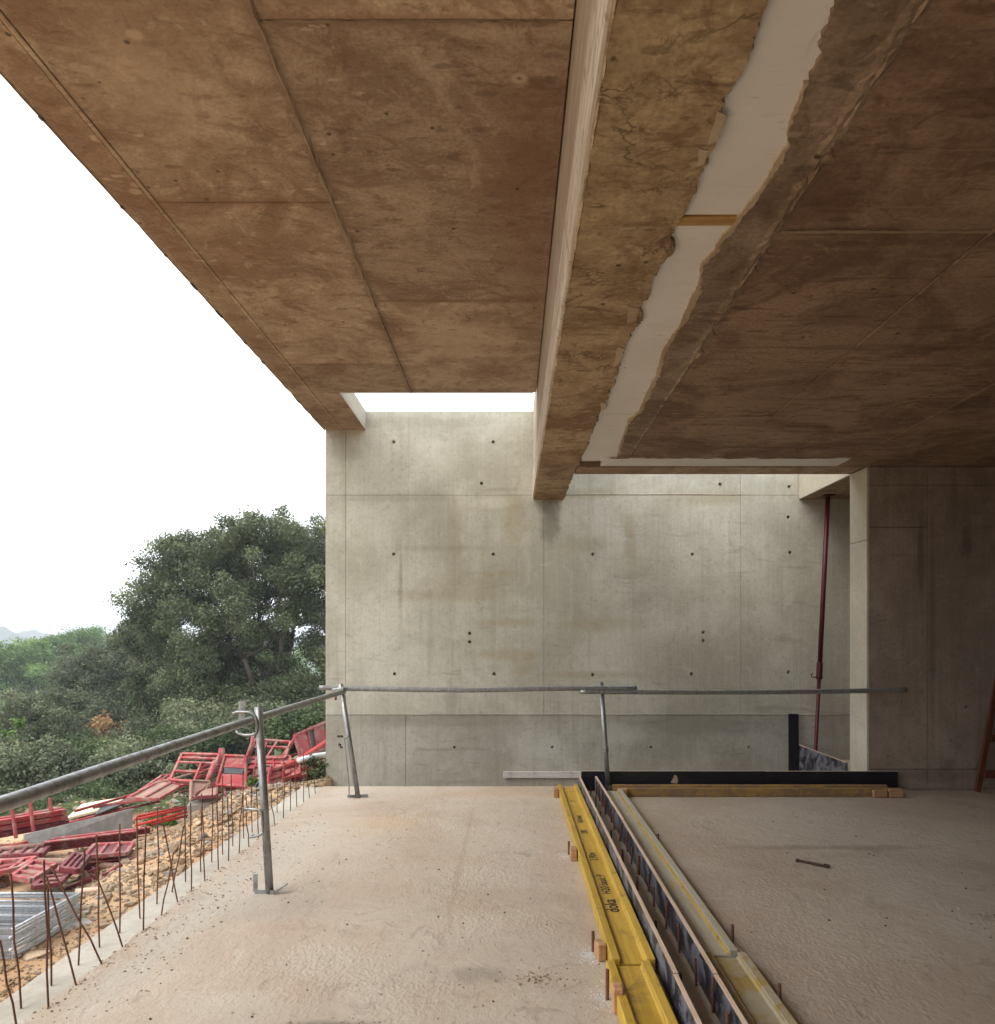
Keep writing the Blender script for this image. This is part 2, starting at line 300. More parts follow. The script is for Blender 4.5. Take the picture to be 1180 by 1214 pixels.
M['ladder'] = m_wood('red_brown_ladder_wood', (.075, .018, .010), (.13, .035, .016), (20, 20, 3), .6)
M['bark'] = m_wood('grey_bark', (.06, .05, .04), (.14, .12, .095), (14, 14, 3), .95)
M['palebark'] = m_wood('pale_bark', (.20, .18, .15), (.32, .29, .24), (14, 14, 3), .95)
M['oak'] = m_leaf('holm_oak_leaves', (.036, .052, .026), (.215, .25, .125))
M['oak2'] = m_leaf('grey_green_leaves', (.055, .07, .04), (.225, .25, .145))
M['sage'] = m_leaf('sage_leaves', (.08, .10, .055), (.26, .285, .16))
M['pine'] = m_leaf('pine_needles', (.08, .145, .045), (.25, .36, .12))
M['bush'] = m_leaf('bush_leaves', (.026, .048, .018), (.135, .18, .075))
M['orange'] = m_leaf('orange_leaves', (.28, .15, .065), (.50, .31, .15))
M['grass'] = m_leaf('weed_leaves', (.06, .12, .02), (.16, .25, .05))

t = NT('bare_earth', .95, .1)
n1 = t.noise(t.pos, .8, 7, .65); n2 = t.noise(t.pos, 9, 7, .7); n3 = t.noise(t.pos, .02, 5, .6)
c = t.mix(t.ramp(n1, .35, .65), (.41, .245, .13), (.50, .36, .225))
c = t.mix(t.ramp(n2, .5, .7, 0, .6), c, (.46, .38, .28))
c = t.mix(t.ramp(n2, .42, .3, 0, .6), c, (.17, .105, .06))
sx = t.n.new('ShaderNodeSeparateXYZ'); t.l.new(t.pos, sx.inputs[0])
far = t.ramp(t.math('ADD', t.math('ADD', sx.outputs['Y'], t.math('MULTIPLY', sx.outputs['X'], -.45)), t.math('MULTIPLY', t.noise(t.pos, 1.6, 5), 1.6)), 12.0, 12.6)
gr = t.mix(t.ramp(n2, .35, .65), (.03, .045, .018), (.085, .115, .04))
c = t.mix(far, c, gr)
t.color(c); M['earth'] = t.bump(n2, .8, .03).m
M['stone'] = m_concrete('rubble_stone', (.53, .39, .245), (.34, .215, .12), (.66, .54, .41), (5, 5, 5), .5, False, .45)
M['stone_grey'] = m_concrete('grey_stone', (.36, .34, .31), (.24, .22, .19), (.45, .43, .40), (3, 3, 3), .5, False, .3)
t = NT('wooded_hill', .95, .1)
n1 = t.noise(t.pos, .05, 8, .7); t.color(t.mix(t.ramp(n1, .35, .65), (.025, .045, .02), (.07, .10, .045))); M['hill'] = t.m

# ------------------------------------------------------------------ mesh helpers
class MB:
    def __init__(s): s.v, s.f = [], []
    def add(s, vs_, fs):
        o = len(s.v); s.v += [tuple(p) for p in vs_]; s.f += [tuple(i + o for i in q) for q in fs]; return s
    def box(s, x0, x1, y0, y1, z0, z1, mtx=None):
        p = [(x0, y0, z0), (x1, y0, z0), (x1, y1, z0), (x0, y1, z0), (x0, y0, z1), (x1, y0, z1), (x1, y1, z1), (x0, y1, z1)]
        if mtx is not None: p = [mtx @ Vector(q) for q in p]
        return s.add(p, [(0, 3, 2, 1), (4, 5, 6, 7), (0, 1, 5, 4), (1, 2, 6, 5), (2, 3, 7, 6), (3, 0, 4, 7)])
    def bar(s, a, b, w, h=None, up=(0, 0, 1)):
        a, b = Vector(a), Vector(b); h = h or w
        d = (b - a); L = d.length; d.normalize(); up = Vector(up)
        if abs(d.dot(up)) > .98: up = Vector((0, 1, 0))
        x = d.cross(up).normalized(); z = x.cross(d)
        m = Matrix((x, d, z)).transposed().to_4x4(); m.translation = a
        return s.box(-w / 2, w / 2, 0, L, -h / 2, h / 2, m)
    def tube(s, pts, r, n=10, caps=True):
        pts = [Vector(p) for p in pts]; rs = r if isinstance(r, (list, tuple)) else [r] * len(pts)
        o = len(s.v); prev = None
        for i, p in enumerate(pts):
            d = (pts[min(i + 1, len(pts) - 1)] - pts[max(i - 1, 0)]).normalized()
            if prev is None: prev = d.orthogonal().normalized()
            u = (prev - d * prev.dot(d)).normalized(); prev = u; w = d.cross(u)
            for k in range(n):
                a = 2 * math.pi * k / n
                s.v.append(tuple(p + (u * math.cos(a) + w * math.sin(a)) * rs[i]))
        for i in range(len(pts) - 1):
            for k in range(n):
                k2 = (k + 1) % n
                s.f.append((o + i * n + k, o + i * n + k2, o + (i + 1) * n + k2, o + (i + 1) * n + k))
        if caps:
            s.f.append(tuple(o + k for k in reversed(range(n))))
            s.f.append(tuple(o + (len(pts) - 1) * n + k for k in range(n)))
        return s
    def prism(s, poly, z0, z1):            # polygon in xy, counter-clockwise
        n = len(poly)
        return s.add([(x, y, z0) for x, y in poly] + [(x, y, z1) for x, y in poly],
                     [tuple(reversed(range(n))), tuple(range(n, 2 * n))] + [(i, (i + 1) % n, n + (i + 1) % n, n + i) for i in range(n)])
    def slab(s, quad, thick):              # four corner points, thickness along their normal (backwards)
        q = [Vector(p) for p in quad]; nrm = (q[1] - q[0]).cross(q[3] - q[0]).normalized() * thick
        return s.add(q + [p - nrm for p in q], [(0, 1, 2, 3), (7, 6, 5, 4), (0, 4, 5, 1), (1, 5, 6, 2), (2, 6, 7, 3), (3, 7, 4, 0)])
    def rock(s, c, r, rng, sub=0):
        base = [(-1, 0, 0), (1, 0, 0), (0, -1, 0), (0, 1, 0), (0, 0, -1), (0, 0, 1)] + [(a, b, d) for a in (-.62, .62) for b in (-.62, .62) for d in (-.62, .62)]
        fs = []
        vi = {(a, b, d): 6 + i for i, (a, b, d) in enumerate([(a, b, d) for a in (-1, 1) for b in (-1, 1) for d in (-1, 1)])}
        for ax in range(3):
            for sg in (-1, 1):
                o1, o2 = [k for k in range(3) if k != ax]
                ring = []
                for (p, q) in ((-1, -1), (1, -1), (1, 1), (-1, 1)):
                    kk = [0, 0, 0]; kk[ax] = sg; kk[o1] = p; kk[o2] = q; ring.append(vi[tuple(kk)])
                cidx = ax * 2 + (1 if sg > 0 else 0)
                flip = (sg > 0) ^ (ax == 1)
                for i in range(4):
                    a, b = ring[i], ring[(i + 1) % 4]
                    fs.append((cidx, a, b) if flip else (cidx, b, a))
        sx_, sy_, sz_ = r * rng.uniform(.7, 1.3), r * rng.uniform(.7, 1.3), r * rng.uniform(.45, .85)
        rz = rng.uniform(0, 6.28); ca, sa = math.cos(rz), math.sin(rz); tl = rng.uniform(-.5, .5)
        pts = []
        for (x, y, z) in base:
            k = rng.uniform(.62, 1.25); x, y, z = x * sx_ * k, y * sy_ * k, z * sz_ * k
            x, z = x * math.cos(tl) - z * math.sin(tl), x * math.sin(tl) + z * math.cos(tl)
            pts.append((c[0] + x * ca - y * sa, c[1] + x * sa + y * ca, c[2] + z))
        return s.add(pts, fs)
    def build(s, name, m, parent=None, smooth=False, bevel=0, seg=1, loc=None):
        me = bpy.data.meshes.new(name); me.from_pydata(s.v, [], s.f); me.update()
        if m: me.materials.append(m)
        if smooth: me.polygons.foreach_set('use_smooth', [True] * len(me.polygons))
        return link(name, me, parent, bevel, seg, loc, smooth)

def link(name, me, parent=None, bevel=0, seg=1, loc=None, smooth=False):
    o = bpy.data.objects.new(name, me); COL.objects.link(o)
    if parent: o.parent = parent
    if loc is not None: o.location = loc
    if bevel:
        b = o.modifiers.new('bevel', 'BEVEL'); b.width = bevel; b.segments = seg; b.limit_method = 'ANGLE'; b.angle_limit = R(40)
    return o

def tag(o, label=None, cat=None, group=None, kind=None):
    if label: o['label'] = label
    if cat: o['category'] = cat
    if group: o['group'] = group
    if kind: o['kind'] = kind
    return o

def empty(name, loc=(0, 0, 0), label=None, cat=None, group=None, kind=None):
    o = bpy.data.objects.new(name, None); COL.objects.link(o); o.location = loc; o.empty_display_size = .1
    return tag(o, label, cat, group, kind)

def rebase(o):
    """move a one-mesh thing's origin to the middle of its base"""
    vs_ = [v.co for v in o.data.vertices]
    b = Vector((sum(v.x for v in vs_) / len(vs_), sum(v.y for v in vs_) / len(vs_), min(v.z for v in vs_)))
    o.data.transform(Matrix.Translation(-b)); o.location = b; return o

def W(px, py, Y):                              # the point that the photograph shows at px, py, at depth Y
    return Vector(((px - 607) / F * Y, Y, 1.55 + (755 - py) / F * Y))
def G(px, py, z=0.):                           # the same on a level plane
    Y = F * (z - 1.55) / (755 - py); return Vector(((px - 607) / F * Y, Y, z))

# ------------------------------------------------------------------ ground
def sst(a, b, x):
    t_ = min(1, max(0, (x - a) / (b - a))); return t_ * t_ * (3 - 2 * t_)
def ground_z(x, y):
    z = -.75 + .52 * sst(5.8, 8.4, y) * sst(-4.25, -2.95, x)
    z -= .9 * sst(10.4, 14.5, y) + 1.5 * sst(14, 26, y) + 3.2 * sst(26, 60, y) + 6 * sst(60, 220, y)
    if y < 300: z += (.10 * mnoise.noise((x * .5, y * .5, 0)) + .045 * mnoise.noise((x * 2.1, y * 2.1, 3))) * (1 - sst(100, 250, y))
    if -2.26 < x < 30 and -20 < y < 9.2: z = -3.2
    return z
xs = sorted(set([-1500, -700, -350, -180, -100, -60, -40, -28, -20, -16, -13] + [round(-11 + .22 * i, 2) for i in range(40)] + [-2.27, -2.25, -1, 0, 2, 4, 7, 12, 29.9, 30.1, 60, 150, 400, 1500]))
ys = sorted(set([-400, -100, -40, -20.1, -19.9, -8, -3, 0, 1.5] + [round(2.2 + .22 * i, 2) for i in range(31)] + [9.15, 9.25] + [9.4 + .3 * i for i in range(22)] + [17, 18, 19, 20, 22, 24, 26, 29, 33, 38, 45, 55, 70, 90, 120, 160, 220, 300, 500, 900, 1500]))
g = MB()
g.v = [(x, y, ground_z(x, y)) for y in ys for x in xs]
nx = len(xs)
g.f = [(j * nx + i, j * nx + i + 1, (j + 1) * nx + i + 1, (j + 1) * nx + i) for j in range(len(ys) - 1) for i in range(nx - 1)]
tag(g.build('ground', M['earth'], smooth=True), 'orange earth and weeds sloping away beside the concrete building', kind='structure')

# far wooded hills
def hill(cx, cy, rx, ry, h, seed):
    m = MB(); n1, n2 = 90, 26
    for j in range(n2):
        for i in range(n1):
            u, v = i / (n1 - 1) * 2 - 1, j / (n2 - 1) * 2 - 1
            x, y = cx + u * rx, cy + v * ry
            e = max(0, 1 - u * u) * max(0, 1 - v * v)
            e *= .75 + .5 * mnoise.noise((u * 3 + seed, v * 2, seed)) + .16 * mnoise.noise((u * 17, v * 6, seed))
            m.v.append((x, y, -13 + h * e + (1.7 * mnoise.noise((x * .12, y * .1, seed)) if e > .05 else 0)))
    m.f = [(j * n1 + i, j * n1 + i + 1, (j + 1) * n1 + i + 1, (j + 1) * n1 + i) for j in range(n2 - 1) for i in range(n1 - 1)]
    return m
for (cx, cy, rx, ry, h, sd) in ((-322, 460, 60, 60, 20.6, 1.3), (-345, 540, 90, 60, 19.5, 5.1), (-90, 600, 200, 60, 16, 8.2)):
    tag(hill(cx, cy, rx, ry, h, sd).build('hills', M['hill'], smooth=True), kind='structure')

# ------------------------------------------------------------------ the building
D = 9.07          # far wall
ZA, ZB = 4.15, 3.28
VO = 7.68         # near edge of the openings in the ceilings

# floor slab with a paler outer strip and a ragged topping
fs = MB()
fs.box(-2.19, 3.62, -4, 7.49, -.34, -.014)
fs.box(3.62, 10, -4, 11, -.34, -.014)
fs.box(-2.17, -1.95, -4, 9.0, -3.2, -.36)
floor = tag(fs.build('floor_slab', M['kerb'], bevel=.006), 'pale concrete slab edge', kind='structure')
rng = random.Random(3)
edge = []
y = -3.98
while y < 7.47:
    edge.append((-1.955 + .022 * mnoise.noise((y * 2.1, 0, 1)) + .012 * mnoise.noise((y * 9, 4, 1)) + .02 * sst(4, 0, y) * -1, y)); y += .05
edge.append((-1.95, 7.476))
poly = edge + [(3.6, 7.476), (3.6, 10.9), (9.98, 10.9), (9.98, -3.98)]
top = MB().prism(list(reversed(poly)), -.0139, 0)
bm = bmesh.new(); me = bpy.data.meshes.new('floor_topping'); me.from_pydata(top.v, [], top.f)
bm.from_mesh(me); bmesh.ops.triangulate(bm, faces=[f for f in bm.faces if len(f.verts) > 4]); bmesh.ops.recalc_face_normals(bm, faces=bm.faces); bm.to_mesh(me); bm.free()
me.materials.append(M['floor'])
o = link('floor', me); tag(o, 'rough sandy concrete floor', kind='structure')

# formed concrete face split in panels, with real tie holes
def wall_panel(x0, x1, z0, z1, yf, depth, holes, m, parent, name='concrete_panel', r=.021, gap=.0035):
    bm = bmesh.new()
    x0 += gap / 2; x1 -= gap / 2; z0 += gap / 2; z1 -= gap / 2
    outer = [bm.verts.new((x, yf, z)) for x, z in ((x0, z0), (x1, z0), (x1, z1), (x0, z1))]
    for i in range(4): bm.edges.new((outer[i], outer[(i + 1) % 4]))
    rings = []
    for (hx, hz, hr) in holes:
        ring = [bm.verts.new((hx + math.cos(a) * hr, yf, hz + math.sin(a) * hr)) for a in [2 * math.pi * k / 14 for k in range(14)]]
        for i in range(14): bm.edges.new((ring[i], ring[(i + 1) % 14]))
        rings.append(ring)
    bmesh.ops.triangle_fill(bm, edges=bm.edges[:], use_beauty=True, normal=(0, -1, 0))
    back = [bm.verts.new((v.co.x, yf + depth, v.co.z)) for v in outer]
    ins = []
    for v in outer: pass
    for i in range(4):
        j = (i + 1) % 4; bm.faces.new((outer[i], back[i], back[j], outer[j]))
    bm.faces.new(back)
    for ring in rings:
        inn = [bm.verts.new((v.co.x, yf + .06, v.co.z)) for v in ring]
        for i in range(14):
            j = (i + 1) % 14; bm.faces.new((ring[i], ring[j], inn[j], inn[i]))
        bm.faces.new(inn)
    bmesh.ops.recalc_face_normals(bm, faces=bm.faces)
    me_ = bpy.data.meshes.new(name); bm.to_mesh(me_); bm.free(); me_.materials.append(m)
    return link(name, me_, parent, bevel=.0015)

SW = F / D
def wx(px): return (px - 607) / SW
def wz(py): return 1.55 + (755 - py) / SW
core = MB(); core.box(wx(387), 10, D + .07, D + .36, -3.2, wz(488.5))
far_wall = core.build('concrete_wall', M['wall'])
tag(far_wall, 'tall bare grey concrete wall with tie holes behind the railing', 'wall')
holes = [(467, 524), (585, 524), (571, 573), (467, 657), (585, 657), (703, 657), (821, 657), (937, 655), (557, 751), (557, 761), (834, 749.5), (834, 759.5),
         (468, 799), (586, 799), (703, 800), (820, 799), (935, 797), (539, 886), (655, 886), (772, 886), (888, 886), (854, 574), (936, 577), (935, 613), (1052, 657), (1052, 799)]
def in_(x0, x1, z0, z1):
    out = []
    for hx, hy in holes:
        X, Z = wx(hx), wz(hy)
        if x0 + .03 < X < x1 - .03 and z0 + .03 < Z < z1 - .03: out.append((X, Z, .021 if hy < 880 else .017))
    return out
rng = random.Random(11)
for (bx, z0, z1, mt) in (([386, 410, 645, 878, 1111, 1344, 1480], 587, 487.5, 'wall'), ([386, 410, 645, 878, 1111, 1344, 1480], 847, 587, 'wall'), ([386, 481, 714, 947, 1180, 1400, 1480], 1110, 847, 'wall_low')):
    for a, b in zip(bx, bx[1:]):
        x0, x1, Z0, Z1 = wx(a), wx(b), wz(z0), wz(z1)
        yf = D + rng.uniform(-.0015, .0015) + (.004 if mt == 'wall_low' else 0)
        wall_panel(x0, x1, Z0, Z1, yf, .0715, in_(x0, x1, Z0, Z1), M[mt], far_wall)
# ragged pour line over the lower lift, little ledge of grout
def jag_strip(x0, x1, z, w, th, yf, seed, m, parent, name='grout_line', step=.045):
    mb = MB(); r_ = random.Random(seed); n = int((x1 - x0) / step); v = []
    for i in range(n + 1):
        x = x0 + (x1 - x0) * i / n
        up = w * (.35 + .65 * r_.random()); dn = w * (.3 + .7 * r_.random()); zz = z + .008 * mnoise.noise((x * 1.2, seed, 0))
        v += [(x, yf, zz - dn), (x, yf - th * r_.uniform(.4, 1), zz), (x, yf, zz + up)]
    f = []
    for i in range(n):
        a = i * 3; f += [(a, a + 3, a + 4, a + 1), (a + 1, a + 4, a + 5, a + 2)]
    mb.add(v, f); return mb.build(name, m, parent)
jag_strip(wx(386), wx(1010), wz(847), .010, .006, D, 4, M['wall_low'], far_wall)
jag_strip(wx(660), wx(880), wz(586), .008, .006, D - .002, 9, M['pale'], far_wall)
# timber strip fixed along its foot
o = MB().box(wx(597), wx(700), D - .035, D - .004, wz(922), wz(914.5)).build('timber_strip', M['greyply'], bevel=.004)
o.data.materials[0] = m_wood('whitewashed_timber', (.46, .45, .42), (.60, .59, .56), (2, 30, 30), .85, (.3, .28, .25), .2)
tag(rebase(o), 'whitish timber strip fixed low on the tall concrete wall', 'timber')

# right wall with its pale end face, panels in front
RY = 7.32
cw = MB(); cw.box(3.632, 10, RY + .07, VO, .001, ZB - .002)
side_wall = cw.build('concrete_wall', M['side'])
tag(side_wall, 'darker stained concrete wall at the right with a pale narrow end', 'wall')
def rx_(px): return (px - 607) / F * RY
def rz_(py): return 1.55 + (755 - py) / F * RY
rowz = [.001, rz_(912), rz_(625), rz_(575), ZB - .002]
colx = [3.62, rx_(1100), rx_(1330), 7.5, 10]
rng = random.Random(5)
for i in range(4):
    for j in range(4):
        if i == 0 and j == 2: pass
        z0, z1 = rowz[j], rowz[j + 1]
        if i > 0 and j == 1: z1 = rowz[3]
        if i > 0 and j == 2: continue
        hs = [(rx_(1146), rz_(838), .018), (rx_(1128), rz_(878), .012)] if (i == 1 and j == 1) else []
        wall_panel(colx[i], colx[i + 1], z0, z1, RY + rng.uniform(-.002, .002), .0715, hs, M['side'], side_wall, gap=.006)
ef = [(.001, rz_(640)), (rz_(640), ZB - .002)]
for z0, z1 in ef:
    MB().box(3.60, 3.631, RY - .004, VO + .002, z0 + .002, z1 - .002).build('end_panel', M['pale'], side_wall, bevel=.006, seg=2)
# far slab over the alcove, right of the opening
o = MB().box(3.64, 10, VO + .002, D - .003, ZB, ZB + .32).build('alcove_slab', M['soffit_a'])
tag(o, kind='structure', label='slab right of the ceiling opening')
MB().box(3.61, 3.639, VO + .004, D - .004, ZB - .001, ZB + .34).build('edge_panel', M['pale'], o, bevel=.004)

# soffit panels
def soffit(x0, x1, y0, y1, z, m, parent, name='soffit_panel', gap=.006, th=.05, bev=.003):
    return MB().box(x0 + gap / 2, x1 - gap / 2, y0 + gap / 2, y1 - gap / 2, z, z + th).build(name, m, parent, bevel=bev)
def fin(p0, p1, w, th, seed, m, parent, name='mortar_fin', step=.06, keep=.75):
    """ragged squeeze-out hanging under a formwork joint"""
    p0, p1 = Vector(p0), Vector(p1); d = (p1 - p0); L = d.length; d.normalize(); s_ = Vector((0, 0, 1)).cross(d)
    r_ = random.Random(seed); n = max(2, int(L / step)); mb = MB(); v = []
    for i in range(n + 1):
        c_ = p0 + d * (L * i / n); k = 1 if mnoise.noise((i * .37, seed, 0)) > keep - 1.05 else .15
        a, b = w * k * r_.uniform(.3, 1), w * k * r_.uniform(.3, 1)
        v += [c_ - s_ * a, c_ + s_ * r_.uniform(-.2, .2) * w + Vector((0, 0, -th * k * r_.uniform(.3, 1))), c_ + s_ * b]
    f = []
    for i in range(n):
        a = i * 3; f += [(a, a + 1, a + 4, a + 3), (a + 1, a + 2, a + 5, a + 4)]
    return mb.add(v, f).build(name, m, parent)

# upper ceiling slab (left)
XA0, XA1 = -2.365, .262
ca = MB()
ca.box(XA0, XA1, -4, VO, ZA + .05, ZA + .24)
ca.box(XA0, -1.835, VO, D - .003, ZA + .05, ZA + .24)
up = tag(ca.build('upper_ceiling', M['pale']), 'brown stained underside of the upper roof slab', kind='structure')
for a, b in ((-4, -.8), (-.8, 1.76), (1.76, 4.32), (4.32, 6.88), (6.88, VO)):
    soffit(-2.125, -1.07, a, b, ZA + random.uniform(0, .004), M['soffit_a'], up)
for a, b in ((-4, -2.04), (-2.04, .5), (.5, 3.045), (3.045, 5.585), (5.585, VO)):
    soffit(-1.07, XA1, a, b, ZA + random.uniform(0, .004), M['soffit_a'], up)
soffit(-2.125, -1.835, VO, D - .003, ZA, M['soffit_a'], up)
for a, b in ((-4, -.2), (-.2, 2.4), (2.4, 5), (5, D - .003)):
    soffit(XA0, -2.155, a, b, ZA + random.uniform(0, .004), M['soffit_a'], up)
MB().box(-2.154, -2.126, -4, D - .003, ZA - .002, ZA + .05).build('drip_strip', M['drip'], up, bevel=.003)
fin((-1.07, .5, ZA), (-1.07, VO, ZA), .016, .016, 3, M['soffit_a'], up)
fin((-1.07, 3.6, ZA), (-1.07, 5.4, ZA), .03, .012, 5, M['mortar'], up)
fin((-2.14, 3.0, ZA + .005), (-2.14, 8.6, ZA + .005), .019, .006, 8, M['arris'], up, keep=.72, step=.04)
fin((-1.05, 3.045, ZA), (.2, 3.045, ZA), .011, .008, 6, M['mortar'], up, keep=.45, step=.03)
fin((-1.05, 5.585, ZA), (.2, 5.585, ZA), .012, .008, 7, M['mortar'], up, keep=.4, step=.03)
fin((XA0 + .006, .5, ZA), (XA0 + .006, D, ZA), .010, .007, 12, M['soffit_a'], up, step=.09)
MB().box(-1.862, -1.836, VO + .006, D - .004, ZA + .001, ZA + .239).build('edge_panel', M['pale'], up, bevel=.004)
MB().box(-1.834, XA1 - .03, VO, VO + .02, ZA + .002, ZA + .238).build('edge_panel', M['pale'], up, bevel=.004)
for (yy, L) in ((2.96, .05), (4.35, .03), (4.9, .03), (5.3, .1), (5.75, .12), (6.35, .05), (6.8, .06), (7.9, .1), (3.6, .03)):
    MB().box(XA0 - .003, XA0 + .014, yy, yy + L, ZA - .004, ZA + .02).build('edge_gap_insert', M['slate'], up)  # dark bumps and inserts, coloured to read as shaded gaps in the edge

# lower ceiling with its upstand beam along the step
XB0, XB1 = .262, .655
lo = MB()
lo.box(XB0 + .06, 10, -4, VO - .001, ZB + .05, ZB + .3)
low = tag(lo.build('lower_ceiling', M['side']), 'dark brown underside of the lower ceiling slab', kind='structure')
bcore = MB(); bcore.box(XB0 + .03, XB1, -4, D - .003, ZB + .301, ZA + .24); bcore.box(XB0 + .03, XB1 - .02, VO, D - .003, ZB + .05, ZB + .301)
bcore.build('edge_beam', M['side_grain'], low)
MB().box(XB0 + .004, XB0 + .032, -4, D - .003, ZB + .30, ZA + .24).build('beam_side', M['side_grain'], low, bevel=.004)
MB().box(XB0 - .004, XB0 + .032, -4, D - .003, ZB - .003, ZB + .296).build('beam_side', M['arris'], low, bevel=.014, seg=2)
# underside of the beam: rough cast with a ragged right edge against the white boards
def ragged(pts, seed, amp=.026, step=.014):
    out = []; r_ = random.Random(seed)
    for (x0, y0), (x1, y1) in zip(pts, pts[1:]):
        n = max(1, int(math.hypot(x1 - x0, y1 - y0) / step))
        for i in range(n):
            t_ = i / n; out.append((x0 + (x1 - x0) * t_ + amp * mnoise.noise((x0 * 3, (y0 + (y1 - y0) * t_) * 7, seed)) + amp * .55 * mnoise.noise((5, (y0 + (y1 - y0) * t_) * 23, seed)) + amp * .3 * mnoise.noise((9, (y0 + (y1 - y0) * t_) * 55, seed)) + r_.uniform(-1, 1) * amp * .16, y0 + (y1 - y0) * t_ + r_.uniform(-1, 1) * amp * .2))
    out.append(pts[-1]); return out
def flat(poly, z0, z1, name, m, parent):
    mb = MB().prism(poly, z0, z1); me_ = bpy.data.meshes.new(name); me_.from_pydata(mb.v, [], mb.f)
    b_ = bmesh.new(); b_.from_mesh(me_)
    bmesh.ops.triangulate(b_, faces=[f for f in b_.faces if len(f.verts) > 4]); bmesh.ops.recalc_face_normals(b_, faces=b_.faces)
    b_.to_mesh(me_); b_.free(); me_.materials.append(m); return link(name, me_, parent)
Lpx = [(915, -40), (910, 0), (885, 70), (862, 110), (850, 172), (836, 186), (824, 228), (806, 262), (797, 281), (797, 300), (782, 316), (775, 332), (763, 362), (757, 385), (748, 396), (738, 416), (733, 440), (720, 472), (711, 490), (699, 520), (688, 546)]
Rpx = [(1003, -40), (990, 0), (972, 55), (976, 66), (959, 100), (936, 160), (938, 172), (915, 210), (899, 236), (884, 256), (862, 282), (850, 300), (836, 316), (833, 345), (815, 380), (806, 392), (790, 417), (783, 442), (772, 468), (760, 490), (748, 499), (739, 524), (734, 543)]
Lp = [(p.x, p.y) for p in (G(x, y, ZB) for x, y in Lpx)]
Rp = [(p.x, p.y) for p in (G(x, y, ZB) for x, y in Rpx)]
rgL = ragged([(.68, -4), (.69, 1.5)] + Lp + [(.672, 7.2), (XB1, 7.33), (XB1, D - .003)], 2)
poly = [(XB0 - .003 + .012, D - .003), (XB0 - .003 + .012, -4)] + rgL
flat([(XB0 + .016, D - .003), (XB0 + .016, -4)] + rgL, ZB - .004, ZB + .045, 'beam_soffit', M['beam'], low)
# white boards, slightly above
for a, b in ((-4, -2.2), (-2.2, .4), (.4, 2.98), (3.05, 5.645), (5.655, 7.15)):
    MB().box(.60, 1.16, a, b, ZB + .014, ZB + .049).build('white_board', M['white'], low, bevel=.002)
MB().box(.60, .985, 2.985, 3.045, ZB + .004, ZB + .049).build('timber_batten', M['batten'], low, bevel=.004)
for i, (a, b) in enumerate(((.9, 1.9), (1.9, 2.9), (2.9, 3.72), (3.74, 5))):
    MB().box(a, b, 6.985, 7.34, ZB + .005, ZB + .049).build('white_board', M['white'], low, bevel=.002)
rgR = ragged([(.88, -4), (.88, 1.3)] + Rp + [(1.085, 7.0)], 6, .02)
flat(list(reversed([(1.13, 7.0), (1.13, -4)] + rgR)), ZB - .001, ZB + .045, 'mortar_smear', M['smear'], low)
lip = ragged([(x - .012 - .022 * sst(2.4, 3.4, y_) * (.3 + abs(mnoise.noise((y_ * 4, 2, 7))) * 2), y_) for x, y_ in Rp if y_ > 2.2] + [(1.06, 6.98)], 16, .012)
flat(list(reversed([(1.12, 6.98), (1.12, lip[0][1])] + lip)), ZB + .0025, ZB + .044, 'mortar_lip', M['mortar_pale'], low)
for yy in (2.55, 3.2, 3.35, 4.05, 4.3, 5.2):
    MB().tube([(1.13, yy, ZB + .01), (1.135, yy + .005, ZB - .022), (1.15, yy + .012, ZB - .03)], .0028, 6).build('nail', M['rust'], low)
Bp = ragged([(1.0, 6.93), (1.6, 7.02), (2.3, 6.97), (2.9, 7.05), (3.4, 6.96), (3.85, 7.0)], 14, .03)
# patches of paper and mortar sticking to the boards
rng = random.Random(8)
for (px, py, w, h) in ((750, 372, .07, .10), (733, 422, .05, .16), (716, 481, .06, .1), (832, 185, .04, .05), (851, 150, .05, .08), (828, 420, .03, .05)):
    p = G(px, py, ZB); q = [(p.x - w * .5, p.y - h), (p.x + w * rng.uniform(.2, .5), p.y - h * .8), (p.x + w * .4, p.y + h * .7), (p.x - w * .2, p.y + h)]
    flat(ragged(q + [q[0]], int(px), .008)[:-1], ZB - .008, ZB - .0045, 'mortar_patch', M['mortar_pale'], low)
# ceiling boards
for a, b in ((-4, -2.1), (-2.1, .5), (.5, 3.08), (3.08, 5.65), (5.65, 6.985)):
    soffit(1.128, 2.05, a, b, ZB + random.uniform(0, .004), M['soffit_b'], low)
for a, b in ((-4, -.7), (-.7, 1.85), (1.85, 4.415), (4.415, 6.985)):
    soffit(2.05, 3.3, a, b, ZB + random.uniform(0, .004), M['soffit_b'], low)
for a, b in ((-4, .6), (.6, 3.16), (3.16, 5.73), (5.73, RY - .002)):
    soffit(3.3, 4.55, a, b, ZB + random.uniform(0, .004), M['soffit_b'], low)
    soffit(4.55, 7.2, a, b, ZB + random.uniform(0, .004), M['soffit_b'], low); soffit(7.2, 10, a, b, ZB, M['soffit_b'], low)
soffit(XB1 + .01, 3.3, 7.34, VO - .012, ZB, M['soffit_a'], low, bev=.006)
MB().box(3.3, 3.598, RY, VO - .012, ZB + .001, ZB + .05).build('soffit_panel', M['soffit_a'], low, bevel=.006)
MB().box(XB1 + .01, 3.64, VO - .011, VO + .004, ZB + .002, ZB + .3).build('edge_panel', M['pale'], low, bevel=.003)
fin((1.128, .8, ZB), (1.128, 6.95, ZB), .026, .012, 21, M['smear'], low, keep=.98, step=.03)
fin((1.10, 1.2, ZB), (1.12, 4.4, ZB), .045, .010, 27, M['smear'], low, keep=.7, step=.03)
fin((2.05, .8, ZB), (2.05, 6.95, ZB), .009, .012, 22, M['soffit_b'], low, keep=.8, step=.035)
